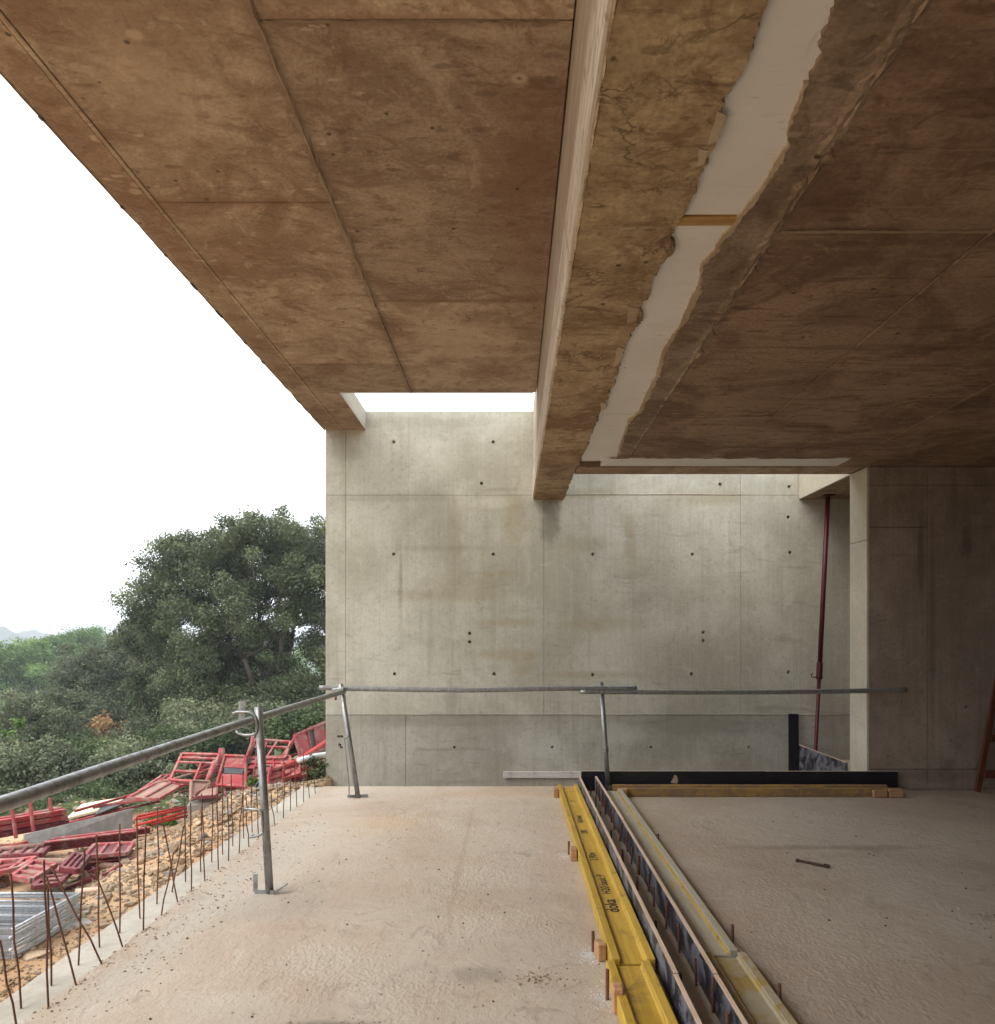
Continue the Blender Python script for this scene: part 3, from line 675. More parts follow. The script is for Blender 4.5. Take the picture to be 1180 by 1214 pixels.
fin((3.3, 2.0, ZB), (3.3, 6.95, ZB), .010, .01, 23, M['soffit_b'], low, keep=.6)
fin((1.15, 3.08, ZB), (2.05, 3.08, ZB), .016, .008, 24, M['mortar'], low, keep=.5, step=.035)
fin((.95, 6.985, ZB), (3.7, 6.985, ZB), .02, .008, 25, M['mortar'], low, keep=.9)
fin((XB1, 7.34, ZB), (3.6, 7.34, ZB), .016, .008, 26, M['mortar'], low, keep=.8)
fin((XB0 + .02, .8, ZB - .003), (XB0 + .02, D - .01, ZB - .003), .012, .008, 28, M['beam'], low, keep=.9, step=.04)
# rest of the room to the right; alcove and rear walls added to cut light
o = MB().box(9.7, 9.95, -3.9, RY - .003, .002, ZB - .004).build('concrete_wall', M['side']); tag(o, 'concrete wall closing the room on the right', 'wall')
o = MB().box(5.3, 5.5, VO + .003, D - .004, .002, ZB - .003).build('concrete_wall', M['side']); tag(o, 'unseen concrete wall added to darken the alcove behind the right wall', 'wall')  # unseen wall added to stop light leaking into the alcove
o = MB().box(-2.1, 9.69, -3.9, -3.65, .002, ZB - .004).build('concrete_wall', M['side']); tag(o, 'unseen concrete wall behind the viewer, closed to dim the room', 'wall')  # unseen wall, run across the whole back to dim the room

# ------------------------------------------------------------------ formwork on the floor
def h20(name, x, y0, y1, m, label, rot=0., group='yellow formwork beams', mats=None, fil=None):
    """I-section timber beam lying on its side along y"""
    r_ = empty(name, (x, y0, 0.001), label, 'timber beam', group); L = y1 - y0
    r_.rotation_euler = (0, 0, rot)
    MB().box(0, .04, 0, L, 0, .08).build('flange', m, r_, bevel=.003)
    MB().box(.16, .20, 0, L, 0, .08).build('flange', m, r_, bevel=.003)
    MB().box(.0405, .1595, .004, L - .004, .024, .054).build('web', mats or m, r_)
    # chamfered fillets where the web is glued in
    MB().add([(.0405, .01, .0545), (.049, .01, .0545), (.0405, .01, .066), (.0405, L - .01, .0545), (.049, L - .01, .0545), (.0405, L - .01, .066)],
             [(0, 1, 2), (5, 4, 3), (1, 4, 5, 2)]).build('fillet', fil or m, r_)
    MB().add([(.1595, .01, .0545), (.151, .01, .0545), (.1595, .01, .066), (.1595, L - .01, .0545), (.151, L - .01, .0545), (.1595, L - .01, .066)],
             [(2, 1, 0), (3, 4, 5), (2, 5, 4, 1)]).build('fillet', fil or m, r_)
    return r_
bA = h20('formwork_beam', .456, 3.29, 7.18, M['yellow'], 'bright yellow beam with black lettering beside the black boards')
bB = h20('formwork_beam', .478, -.62, 3.275, M['yellow'], 'nearest yellow beam, left of the black boards, without lettering', R(.75))
bC = h20('formwork_beam', .862, 3.38, 7.0, M['yellow_grey'], 'beam caked in grey cement right of the black boards', 0, fil=M['yellow'])
bD = h20('formwork_beam', .868, -.5, 3.365, M['yellow_dirty'], 'dirty brownish yellow beam at the lower edge right of the black boards', R(-.35))
# beam across the far edge
bE = empty('formwork_beam', (1.0, 6.98, .001), 'yellow beam lying across in front of the long black board', 'timber beam', 'yellow formwork beams')
MB().box(0, 2.78, 0, .04, 0, .08).build('flange', M['yellow_x'], bE, bevel=.003)
MB().box(0, 2.72, .16, .2, 0, .08).build('flange', M['yellow_x'], bE, bevel=.003)
MB().box(.004, 2.715, .0405, .1595, .024, .054).build('web', M['yellow_x'], bE)

def stencil(parent, body, size, x, y, z, name='stencil_print', weight=.0012):
    cu = bpy.data.curves.new(name, 'FONT'); cu.body = body; cu.size = size; cu.offset = weight
    cu.align_x = 'LEFT'; cu.align_y = 'CENTER'
    tmp = bpy.data.objects.new('tmp_text', cu); COL.objects.link(tmp)
    dg = bpy.context.evaluated_depsgraph_get(); me_ = bpy.data.meshes.new_from_object(tmp.evaluated_get(dg))
    bpy.data.objects.remove(tmp); bpy.data.curves.remove(cu)
    me_.name = name; me_.materials.clear(); me_.materials.append(M['ink'])
    o_ = link(name, me_, parent); o_.location = (x, y, z); o_.rotation_euler = (0, 0, R(90)); return o_
stencil(bA, 'doka', .098, .1, .62, .0552, weight=.002)
stencil(bA, 'H20 basic P', .072, .1, .90, .0552)
stencil(bA, '3,90m', .075, .097, 1.52, .0552)
stencil(bA, '390', .07, .1, 2.18, .0552)
stencil(bA, 'H20 basic', .062, .1, 2.50, .0552)
stencil(bA, 'P', .07, .1, 3.25, .0552)

def board(name, p0, p1, thick, z0, z1, label, face='film', group=None, tilt=0):
    """film faced plywood board on edge along p0-p1, light raw edge on top"""
    p0, p1 = Vector((*p0, 0)), Vector((*p1, 0)); d = p1 - p0; L = d.length
    r_ = empty(name, (p0.x, p0.y, z0), label, 'formwork board', group)
    r_.rotation_euler = (0, tilt, math.atan2(d.y, d.x))
    MB().box(0, L, 0, thick, 0, z1 - z0 - .003).build('film_face', M[face], r_)
    MB().box(0, L, .001, thick - .001, z1 - z0 - .0029, z1 - z0).build('raw_edge', M['plyedge'], r_)
    return r_
fg = 'black film faced formwork boards on the floor'
board('formwork_board', (.693, 3.0), (.688, 7.25), .021, .001, .152, 'left of the two long black boards, far half', group=fg)
board('formwork_board', (.690, -1), (.690, 2.995), .021, .001, .15, 'left of the two long black boards, near half at the lower edge', group=fg)
board('formwork_board', (.860, 5.5), (.852, 7.22), .021, .001, .153, 'right of the two long black boards, far end under the railing', group=fg)
board('formwork_board', (.858, 3.0), (.860, 5.495), .021, .001, .15, 'right of the two long black boards, middle length', group=fg)
board('formwork_board', (.858, -1), (.857, 2.995), .021, .001, .148, 'right of the two long black boards, near length at the lower edge', group=fg)
board('formwork_board', (.70, 7.262), (2.55, 7.262), .021, .001, .198, 'long black board behind the crosswise yellow beam, left length', 'film_dark', fg)
board('formwork_board', (2.553, 7.262), (3.885, 7.262), .021, .001, .196, 'long black board behind the crosswise yellow beam, right length', 'film_dark', fg)
sp = MB(); pts = [(1.60, .085), (1.615, .075), (1.665, .07), (1.675, .10), (1.66, .15), (1.635, .16), (1.622, .12)]
sp.add([(x, 7.2615, z) for x, z in pts] + [(x, 7.2585, z) for x, z in pts], [tuple(range(7, 14)), tuple(reversed(range(7)))] + [(i, (i + 1) % 7, 7 + (i + 1) % 7, 7 + i) for i in range(7)])
tag(sp.build('cement_splash', M['mortar_pale']), 'beige splash of cement stuck on the long black board', 'splash')
# boards in the far corner of the floor opening
board('formwork_board', (3.598, 7.72), (3.598, 9.02), .03, -.30, .205, 'scuffed black board running back to the wall beside the red prop', 'film', fg)
o = empty('formwork_board', (3.44, 8.93, -.35), 'black board standing upright against the tall wall', 'formwork board', fg)
MB().box(-.005, .118, 0, .021, 0, .94).build('film_face', M['film_dark'], o); MB().box(-.005, .118, .001, .02, .9401, .943).build('raw_edge', M['film'], o)
o.rotation_euler = (R(-3.0), R(.9), 0)

# wooden stop blocks and stakes along the beams
def block(x, y, label, w=.045, d=.09, h=.085, rot=0, m='timber', grp='wooden stop blocks nailed beside the beams'):
    o_ = MB().box(-w / 2, w / 2, -d / 2, d / 2, 0, h).build('wood_block', M[m], bevel=.004)
    o_.location = (x, y, .001); o_.rotation_euler = (0, 0, R(rot)); tag(o_, label, 'wood block', grp); return o_
block(.427, 6.98, 'small wood block at the far end of the lettered yellow beam')
block(.428, 5.02, 'small wood block left of the lettered yellow beam, near its middle', h=.08)
block(.425, 3.47, 'split dark wood block at the near end of the lettered yellow beam', w=.04, d=.07, h=.08, rot=12)
block(.437, 2.985, 'upright wood block beside the nearest yellow beam', w=.04, d=.06, h=.105)
block(.448, 3.19, 'low wood block tucked between the two left yellow beams', w=.035, d=.07, h=.06, rot=-6)
block(1.08, 6.955, 'wood block at the left end of the crosswise beam', w=.06, d=.045, h=.085)
block(3.55, 6.955, 'left one of two wood blocks at the right end of the crosswise beam', w=.13, d=.045, h=.07)
block(3.70, 6.955, 'right one of two wood blocks at the right end of the crosswise beam', w=.13, d=.045, h=.075)
o = block(1.085, 3.45, 'flat wood offcut beside the cement covered beam', w=.03, d=.3, h=.05, rot=7, m='plyedge')
def stake(x, y, h, label, grp, r=.008, lean=(0, 0)):
    o_ = MB().tube([(0, 0, -.012), (lean[0] * .5, lean[1] * .5, h * .5), (lean[0], lean[1], h)], r, 8).build('steel_stake', M['rust'], smooth=False)
    o_.location = (x, y, 0); tag(o_, label, 'steel bar', grp); return o_
gs = 'short rusty stakes holding the beams'
for x, y, h, lb in ((.405, 5.13, .095, 'rusty stake by the block at the middle of the lettered beam'), (.40, 3.55, .10, 'rusty stake behind the split dark wood block'), (.408, 3.08, .13, 'tallest rusty stake left of the nearest yellow beam'),
                    (1.075, 5.3, .10, 'rusty stake right of the middle of the cement covered beam'), (1.08, 3.53, .14, 'rusty stake beside the flat offcut by the cement covered beam'), (1.095, 2.95, .13, 'rusty stake right of the dirty brownish beam')):
    stake(x, y, h, lb, gs)
rng = random.Random(21)
yy = 7.05; i = 0
while yy > 1.7:
    a = stake(.835 - rng.uniform(0, .018), yy, rng.uniform(.10, .15), 'thin rusty bar stub sticking up between the two long black boards', 'rusty bar stubs between the black boards', rng.choice((.006, .006, .009)), (rng.uniform(-.008, .006), rng.uniform(-.01, .01)))
    if i % 2 == 0:
        stake(.735 + rng.uniform(-.015, .02), yy - .1, rng.uniform(.08, .13), 'thin rusty bar stub sticking up between the two long black boards', 'rusty bar stubs between the black boards', .006, (rng.uniform(-.006, .008), 0))
    yy -= rng.uniform(.22, .36); i += 1

BARB = ((19.6, 1214), (25, 1192), (57.6, 1194), (61, 1165), (91, 1168), (122, 1143), (146, 1122), (170, 1103), (191, 1085), (211, 1069), (227, 1056), (243, 1044), (259, 1031), (283.6, 1011), (306.6, 992), (336, 969), (325, 977), (352, 956))
# plaster dust rings round the stakes, crumbs on the floor
def crumbs(name, spots, m, seed):
    mb = MB(); r_ = random.Random(seed)
    for (cx, cy, sx_, sy_, n, r0, r1) in spots:
        for _ in range(n):
            x, y_ = r_.gauss(cx, sx_), r_.gauss(cy, sy_); r2 = r0 + (r1 - r0) * r_.random() ** 2.5
            if -1.97 < x < 9 and y_ < 7.4 and not (.44 < x < 1.08): mb.rock((x, y_, r2 * .3), r2, r_)
    return tag(mb.build(name, m), kind='stuff')
sp = [(.37, 5.08, .025, .045, 420, .0008, .0022), (.37, 3.5, .028, .05, 700, .0008, .0024), (.385, 3.08, .028, .05, 600, .0008, .0022)]
crumbs('plaster_dust', sp, M['whitepipe'], 1)
sp = [(.12, 3.28, .07, .05, 70, .003, .009), (-.72, 2.86, .14, .03, 120, .002, .006), (-.25, 3.2, .6, .6, 160, .002, .006), (-.6, 5, .8, 1.2, 260, .002, .007), (2.6, 4.5, 1.1, 1.1, 260, .002, .007), (3.2, 6.7, 1.0, .3, 180, .002, .007), (5, 7.1, 1, .15, 150, .003, .012), (-1.75, 3.6, .1, .6, 200, .002, .008), (-1.75, 5.2, .1, .8, 200, .002, .007)]
sp += [(G(*b).x, G(*b).y, .03, .04, 26, .0015, .007) for b in BARB]
crumbs('concrete_crumbs', sp, M['mortar'], 2)
sp = [(-.6, 4.5, .7, 1.2, 60, .003, .008), (2.5, 4.5, 1, 1, 60, .003, .008), (-1.3, 4.0, .3, .5, 14, .003, .007)]
crumbs('dark_grit', sp, M['darkrust'], 3)

# rusty iron left lying on the floor
p0, p1 = G(946, 1022), G(984, 1030)
r_ = empty('rusty_clamp', p0, 'rusty iron form clamp lying on the floor at the right', 'clamp')
d = p1 - p0
MB().bar((0, 0, .010), (d.x * .8, d.y * .8, .012), .022, .016).build('shank', M['darkrust'], r_, bevel=.004)
MB().tube([(0, 0, .001), (0, 0, .020)], .015, 10).build('eye', M['darkrust'], r_, bevel=.003)
MB().bar((d.x * .80, d.y * .80, .014), (d.x * 1.02, d.y * .96, .012), .030, .022).build('jaw', M['darkrust'], r_, bevel=.006)

# ------------------------------------------------------------------ guard rail
def post(base, topp, label, grp='leaning guard rail posts'):
    base, topp = Vector(base), Vector(topp); r_ = empty('railing_post', base, label, 'railing post', grp)
    t_ = topp - base
    MB().tube([(0, 0, -.012), t_], .0242, 18).build('tube', M['galv'], r_, smooth=True)
    # dark disc on the capped end, painting the shade inside an open tube
    dn = t_.normalized()
    MB().tube([t_ + dn * .0006, t_ + dn * .0012], .0195, 16).build('tube_mouth_shade', M['darkrust'], r_)
    return r_
def along(v, k): return Vector(v) * k
P1b, P1t = G(320, 1059), W(306.5, 838, 4.42)
P2b, P2t = G(425, 946), W(404, 811, 6.95)
P3b, P3t = Vector((.965, 7.20, .001)), W(713, 809, 7.2)
pA = post(P1b, P1t, 'nearest leaning railing post on the open edge, with a bent foot strap')
pB = post(P2b, P2t, 'railing post at the far left corner in front of the wall')
pC = post(P3b, P3t, 'railing post standing at the far end of the black boards')
def strip(mb, pts, w, th):
    for a, b in zip(pts, pts[1:]): mb.bar(a, b, w, th)
    return mb
# nearest post: foot strap, mid holder, rail holder with wedge
s = Vector((0, 0, .018))
MB_ = strip(MB(), [(-.088, .0, .115), (-.085, -.006, .012)], .026, .007); strip(MB_, [(-.088, -.006, .010), (.03, -.02, .012)], .007, .026); strip(MB_, [(.03, -.02, .012), (.105, .0, .058)], .026, .007)
MB_.build('foot_strap', M['galv'], pA)
tp = P1t - P1b
c1 = tp * .42
MB().tube([c1 + Vector((.0, -.025, -.10)), c1 + Vector((-.01, -.03, .02)), c1 + Vector((-.025, -.03, .035)), c1 + Vector((-.12, -.01, .035)), c1 + Vector((-.125, .05, .035))], .007, 8).build('toe_board_holder', M['galv'], pA, smooth=True)
MB().tube([c1 + Vector((.0, -.025, -.10)), c1 + Vector((-.03, -.02, -.125)), c1 + Vector((-.10, .03, -.15)), c1 + Vector((-.10, .08, -.15))], .007, 8).build('toe_board_holder', M['galv'], pA, smooth=True)
c2 = tp * .955
MB().tube([c2 + Vector((.0, -.028, -.09)), c2 + Vector((-.004, -.032, -.02)), c2 + Vector((-.02, -.034, .012)), c2 + Vector((-.05, -.034, .022)), c2 + Vector((-.125, -.03, .022)), c2 + Vector((-.15, -.02, .012)), c2 + Vector((-.16, .0, -.004))], .0085, 10).build('rail_holder', M['galv'], pA, smooth=True)
MB().tube([c2 + Vector((-.0, -.026, -.10)), c2 + Vector((-.03, -.01, -.12)), c2 + Vector((-.09, .01, -.125)), c2 + Vector((-.135, .02, -.115)), c2 + Vector((-.15, .02, -.1))], .0085, 10).build('rail_holder', M['galv'], pA, smooth=True)
wq = c2 + Vector((-.10, .0, 0))
MB().add([wq + Vector(p) for p in ((-.016, -.012, -.06), (.012, -.012, -.06), (.026, -.012, .085), (-.022, -.012, .085), (-.016, -.004, -.06), (.012, -.004, -.06), (.026, -.004, .085), (-.022, -.004, .085))],
         [(0, 1, 2, 3), (7, 6, 5, 4), (0, 4, 5, 1), (1, 5, 6, 2), (2, 6, 7, 3), (3, 7, 4, 0)]).build('wedge', M['galv'], pA)
# corner post: foot strap and hanging rod
MB_ = strip(MB(), [(-.10, -.02, .02), (.09, .02, .016)], .007, .028); MB_.build('foot_strap', M['galv'], pB)
tq = P2t - P2b; c3 = tq * .5
MB().tube([c3 + Vector((0, -.02, .05)), c3 + Vector((-.035, -.02, .04)), c3 + Vector((-.045, -.02, .02)), Vector((-.085, -.02, .12)), Vector((-.085, -.02, .02)), Vector((-.02, -.02, .012))], .006, 8).build('hanging_rod', M['galv'], pB, smooth=True)
for (dx, dz) in ((-.10, .05), (-.07, .05), (-.09, -.03), (-.075, -.055)):
    MB().tube([c3 + Vector((dx - .01, -.02, dz)), c3 + Vector((dx + .012, -.025, dz - .006))], .011, 8).build('coupler_bolt', M['darkrust'], pB)
c4 = tq * .93
MB().tube([c4 + Vector((-.055, -.03, -.075)), c4 + Vector((-.05, -.03, .0))], .012, 8).build('coupler_bolt', M['rust'], pB)
MB().bar(c4 + Vector((-.09, -.005, .005)), c4 + Vector((.03, .0, .02)), .055, .06).build('coupler', M['galv'], pB, bevel=.01)
# third post: collars
tr_ = P3t - P3b
for k in (.37, .4): MB().tube([tr_ * k, tr_ * (k + .018)], .031, 14).build('collar', M['galv'], pC, smooth=False)
MB().bar(tr_ * .93 + Vector((-.04, -.01, 0)), tr_ * .93 + Vector((.05, -.01, 0)), .06, .05).build('coupler', M['galv'], pC, bevel=.01)
MB().tube([(.0, 0, .0), (.004, -.002, .06)], .036, 14).build('foot_socket', M['galv'], pC)
def rail(pts, label, r=.0242, n=18):
    pts = [Vector(p) for p in pts]
    # smooth resample
    out = []
    for i in range(len(pts) - 1):
        p0_, p1_, p2_, p3_ = pts[max(i - 1, 0)], pts[i], pts[i + 1], pts[min(i + 2, len(pts) - 1)]
        for k in range(8):
            t_ = k / 8
            out.append(.5 * ((2 * p1_) + (p2_ - p0_) * t_ + (2 * p0_ - 5 * p1_ + 4 * p2_ - p3_) * t_ ** 2 + (3 * p1_ - p0_ - 3 * p2_ + p3_) * t_ ** 3))
    out.append(pts[-1]); c_ = out[len(out) // 2].copy()
    r_ = empty('rail_tube', c_, label, 'scaffold tube', 'guard rail tubes')
    MB().tube([p - c_ for p in out], r, n).build('tube', M['galv'], r_, smooth=True)
    for e, e2 in ((out[0], out[1]), (out[-1], out[-2])):
        d_ = (e - e2).normalized()
        MB().tube([e + d_ * .0006 - c_, e + d_ * .0012 - c_], r * .8, 14).build('tube_mouth_shade', M['darkrust'], r_)  # dark disc painted as the shaded bore of the tube
    return r_
rail([W(-190, 1010, 1.55), W(0, 954, 2.09), W(150, 903, 2.86), W(297, 854, 4.46)], 'nearest railing tube, running along the open left edge to the leaning post')
rail([W(306, 851.5, 4.50), W(355, 836, 5.5), W(408, 819.5, 6.99)], 'railing tube between the leaning post and the corner post')
rail([W(378.5, 815.5, 6.98), W(450, 817, 7.05), W(560, 818.2, 7.1), W(650, 816.5, 7.13), W(755, 816, 7.16)], 'long slightly sagging railing tube across the wall, left one')
rail([W(688, 820, 7.14), W(780, 820.5, 7.15), W(900, 820.5, 7.15), W(1000, 819.5, 7.12), W(1075, 818, 7.08)], 'railing tube across the wall at the right, reaching past the pale wall end')

# starter bars along the open edge
bars = [((19.6, 1214), (0, 1115)), ((25, 1192), (13, 1037)), ((57.6, 1194), (52, 1020)), ((61, 1165), (56, 1040)), ((91, 1168), (57, 1045)), ((122, 1143), (60, 1027)), ((93, 1141), (100.6, 1007)), ((118, 1120), (114.5, 990)), ((146, 1122), (112, 1032)),
        ((142, 1103), (142, 977)), ((166, 1086), (162, 969)), ((170, 1103), (173, 980)), ((186, 1069), (187, 957)), ((191, 1085), (206, 1010)), ((211, 1069), (191, 964)), ((204, 1055), (218, 979)), ((220, 1043), (219, 947)), ((227, 1056), (226, 952)),
        ((238, 1031), (239, 957)), ((243, 1044), (239, 941)), ((251, 1020), (252, 930)), ((259, 1031), (257, 941)), ((264, 1011), (264, 920)), ((271, 1020), (270, 945)), ((276, 1001), (274, 919)), ((283.6, 1011), (288, 940)), ((295, 1004), (292, 947)),
        ((289, 992), (288, 914)), ((299, 985), (298, 930)), ((306.6, 992), (304, 936)), ((310, 976), (310, 930)), ((325.6, 977), (321, 936)), ((328.6, 962), (328, 920)), ((336, 969), (338, 905)), ((344.5, 961), (345, 905)), ((352, 956.5), (349, 900)),
        ((360, 951), (360, 893)), ((367, 946), (362, 900)), ((374, 941), (372.5, 920))]
rng = random.Random(31); nl = nr = -1
for i, (b, tpx) in enumerate(bars):
    p0 = G(*b); p1 = W(*tpx, p0.y + rng.uniform(-.03, .03)); d = p1 - p0
    mid = d * .5 + Vector((rng.uniform(-.008, .008), rng.uniform(-.008, .008), 0))
    mb = MB().tube([(0, 0, -.013), d * .25 + mid * .0 + Vector((rng.uniform(-.004, .004), 0, 0)), mid, d * .78, d], .0042, 6)
    if i == 1: mb.tube([d, d + Vector((-.03, 0, .004))], .0048, 6)
    # tiny burr of concrete at its foot
    o = mb.build('starter_bar', M['rust'], loc=p0)
    lean = d.x / d.z
    if i == 1: lb = 'rusty starter bar with a hooked top at the lower left corner'
    elif lean < -.2: nl += 1; lb = ('rusty starter bar leaning left, nearest of the leaning ones', 'rusty starter bar leaning farthest to the left, its foot away from the edge', 'rusty starter bar leaning left, just behind the most tilted one', 'rusty starter bar leaning left whose tip crosses a right leaning bar')[min(nl, 3)]
    elif lean > .12: nr += 1; lb = ('nearer of the two rusty starter bars that lean to the right', 'farther of the two rusty starter bars that lean to the right')[min(nr, 1)]
    else: lb = 'thin rusty starter bar standing about upright at the open floor edge'
    tag(o, lb, 'starter bar', 'rusty starter bars along the open floor edge')

# ------------------------------------------------------------------ red prop in the opening, ladder at the right
pr0, pr1 = Vector((3.665, 8.8, -3.19)), W(982, 588, 8.8); pr1.z = ZB - .004
r_ = empty('steel_prop', pr0, 'tall dark red steel prop under the slab beside the pale wall end', 'steel prop')
pr0 = W(966.5, 905, 8.8); pr0 = pr1 + (pr0 - pr1) * ((pr1.z + 3.19) / (pr1.z - pr0.z)); r_.location = pr0
d = pr1 - pr0
kc = (W(972, 803, 8.8) - pr0).length / d.length
MB().tube([d * .0, d * kc], .022, 16).build('lower_tube', M['propred'], r_, smooth=True)
MB().tube([d * kc, d * .997], .028, 16).build('upper_tube', M['propred'], r_, smooth=True)
MB().tube([d * (kc - .004), d * (kc + .028)], .036, 16).build('collar', M['propred'], r_, bevel=.004)
cq = d * kc
MB().tube([cq + Vector((.04, -.02, 0)), cq + Vector((-.06, -.045, 0)), cq + Vector((-.105, -.04, .005)), cq + Vector((-.112, -.035, .035)), cq + Vector((-.09, -.03, .05))], .007, 8).build('pin_handle', M['propred'], r_, smooth=True)
MB().box(-.07, .07, -.07, .07, 0, .006, Matrix.Translation(d - Vector((0, 0, .007)))).build('head_plate', M['propred'], r_)
MB().box(-.07, .07, -.07, .07, 0, .006).build('foot_plate', M['propred'], r_)

L0 = W(1159, 936, 7.2); r_ = empty('ladder', (L0.x + .42, 7.2, 0), 'red brown tapered wooden ladder against the wall at the right edge', 'ladder')
for sgn in (-1, 1):
    MB().bar((sgn * .42, 0, .001), (sgn * .10, .07, 1.5), .055, .03, (0, 1, 0)).build('stile', M['ladder'], r_, bevel=.003)
for k in (.14, .38, .62, .86):
    w_ = .42 - .32 * k - .022
    MB().box(-w_, w_, .07 * k - .02, .07 * k + .02, 1.5 * k - .07, 1.5 * k).build('rung', M['ladder'], r_, bevel=.003)

# ------------------------------------------------------------------ rubble and stones on the ground
rng = random.Random(41)
def gz(x, y): return ground_z(x, y)
rub, rub2, peb = MB(), MB(), MB()
for _ in range(9500):
    y_ = rng.uniform(3.2, 11.6); x = -2.3 - (abs(rng.gauss(0, 1.35)) if rng.random() < .72 else rng.uniform(0, 5.2)) - (.0 if y_ > 5.5 else rng.uniform(0, .4))
    if x < -8: continue
    r2 = rng.choice((.008, .010, .012, .016, .02, .024, .030, .042)) * rng.uniform(.7, 1.2)
    if y_ < 5.6: r2 *= .6
    (rub if rng.random() < .85 else rub2).rock((x, y_, gz(x, y_) + r2 * .2), r2, rng)
for _ in range(5200):
    y_ = rng.uniform(2.4, 8); x = -2.3 - abs(rng.gauss(0, 1.1)); r2 = rng.uniform(.006, .016)
    if x > -8: peb.rock((x, y_, gz(x, y_) + r2 * .2), r2, rng)
tag(rub.build('rubble', M['stone']), kind='stuff'); tag(rub2.build('rubble', M['stone_grey']), kind='stuff'); tag(peb.build('gravel', M['stone']), kind='stuff')
stones = [(-3.05, 7.15, .12), (-3.3, 7.6, .10), (-2.9, 7.9, .11), (-3.55, 6.9, .13), (-2.75, 8.5, .10), (-3.1, 8.9, .09), (-3.6, 8.2, .12), (-2.7, 7.3, .09), (-3.9, 7.3, .10), (-3.25, 6.6, .10), (-2.65, 9.3, .12), (-2.95, 9.6, .1), (-3.5, 9.2, .1)]
for i, (x, y_, r2) in enumerate(stones):
    r2 *= .55; o = MB().rock((0, 0, r2 * .3), r2, rng).build('stone', M['stone'] if i % 4 else M['stone_grey'], bevel=.008, loc=(x, y_, gz(x, y_)))
    tag(o, 'larger broken stone lying among the orange rubble beside the floor slab', 'stone', 'larger stones in the rubble')
for i, (px, py, lb) in enumerate(((84, 1100, 'flat grey stone slab in front of the galvanised frames'), (25, 1128, 'flat orange stone slab at the foot of the galvanised frames'), (45, 1133, 'pale flat stone beside the orange slab near the slab edge'))):
    p = G(px, py, gz(-3.3, 5)); o = MB().rock((0, 0, .02), .15, rng).build('stone', M['stone_grey'] if i == 0 else M['stone'], bevel=.01, loc=p); o.scale = (1.1, .9, .4); tag(o, lb, 'stone')
# concrete lumps
for (px, py, Y, w, d_, h, rz, lb) in ((243, 962, 8.6, .34, .2, .13, 12, 'grey concrete lump under the red frames'), (262, 951, 9.0, .22, .2, .12, -20, 'smaller grey concrete lump behind the rubble under the red frames')):
    p = W(px, py, Y); o = MB().box(-w / 2, w / 2, -d_ / 2, d_ / 2, -.25, h).build('concrete_block', M['stone_grey'], bevel=.015, seg=2, loc=p); o.rotation_euler = (R(4), R(-6), R(rz)); tag(o, lb, 'concrete block')

# ------------------------------------------------------------------ scrap pile: red formwork, tubes, boards
def frame(name, c, bars, m, label, cat, w=.045, infill=None, group=None, th=.04):
    """tilted frame from its corners (bottom left, bottom right, top right, top left); bars in unit coordinates"""
    c = [Vector(p) for p in c]; o_ = sum(c, Vector()) / 4
    r_ = empty(name, o_, label, cat, group); c = [p - o_ for p in c]
    nrm = (c[1] - c[0]).cross(c[3] - c[0]).normalized()
    def at(u, v): return (c[0] * (1 - u) + c[1] * u) * (1 - v) + (c[3] * (1 - u) + c[2] * u) * v
    for a, b in ((0, 1), (1, 2), (2, 3), (3, 0)):
        MB().bar(c[a], c[b], w, th, nrm).build('edge_rail', m, r_, bevel=.004)
    for (u0, v0, u1, v1) in bars:
        MB().bar(at(u0, v0), at(u1, v1), w * .8, th * .8, nrm).build('crossbar', m, r_, bevel=.004)
    for (u0, v0, u1, v1, im) in infill or ():
        q = [at(u0, v0), at(u1, v0), at(u1, v1), at(u0, v1)]
        q = [p - nrm * .006 for p in q]
        MB().slab(q, .012).build('infill_panel', im, r_)
    return r_
RD, PK, MR = M['red'], M['pink'], M['maroon']
frame('shuttering_grid', [W(202, 925, 9.0), W(247, 928, 8.9), W(260, 895, 9.3), W(216, 894, 9.4)], [(0, .68, 1, .68), (0, .34, .62, .34), (.62, 0, .62, .68), (.0, .85, 1, .85)], PK, 'open red ladder-like frame propped up at the left of the scrap pile', 'formwork frame', .034, [(.05, .86, .5, .97, RD)])
r_ = frame('shuttering_plate', [W(257, 931, 8.75), W(292, 933, 8.7), W(291, 897, 9.0), W(267, 896, 9.1)], [], RD, 'red panel with a black slot leaning in the middle of the scrap pile', 'formwork panel', .03, [(.03, .03, .97, .40, RD), (.03, .62, .97, .97, RD), (.12, .42, .9, .60, M['slate'])])
frame('shuttering_grid', [W(293, 900, 9.3), W(338, 899, 9.25), W(345, 880, 9.6), W(303, 877, 9.65)], [(.0, .5, .0, 1), (.5, 0, .62, .95), (.4, .65, 1, .65)], PK, 'open red frame behind the leaning railing post', 'formwork frame', .034, [(.02, .6, .35, .98, RD)])
frame('shuttering_plate', [W(357, 899, 9.4), W(389, 886, 10.2), W(386, 856, 10.3), W(349, 872, 9.5)], [(.38, 0, .38, 1), (.58, 0, .58, 1)], PK, 'upright red panel beside the wall edge with a dark strip in it', 'formwork panel', .035, [(.03, .03, .37, .97, PK), (.4, .03, .57, .97, M['slate']), (.6, .03, .97, .97, PK)])
frame('shuttering_grid', [W(318, 934, 8.5), W(381, 914, 9.2), W(380, 899, 9.35), W(320, 914, 8.65)], [(.25, 0, .25, 1), (.5, 0, .5, 1), (.78, 0, .78, 1), (.0, .5, 1, .55)], RD, 'long low red frame lying at the front right of the scrap pile', 'formwork frame', .035, [(.02, .05, .24, .9, PK), (.27, .1, .48, .6, RD)])
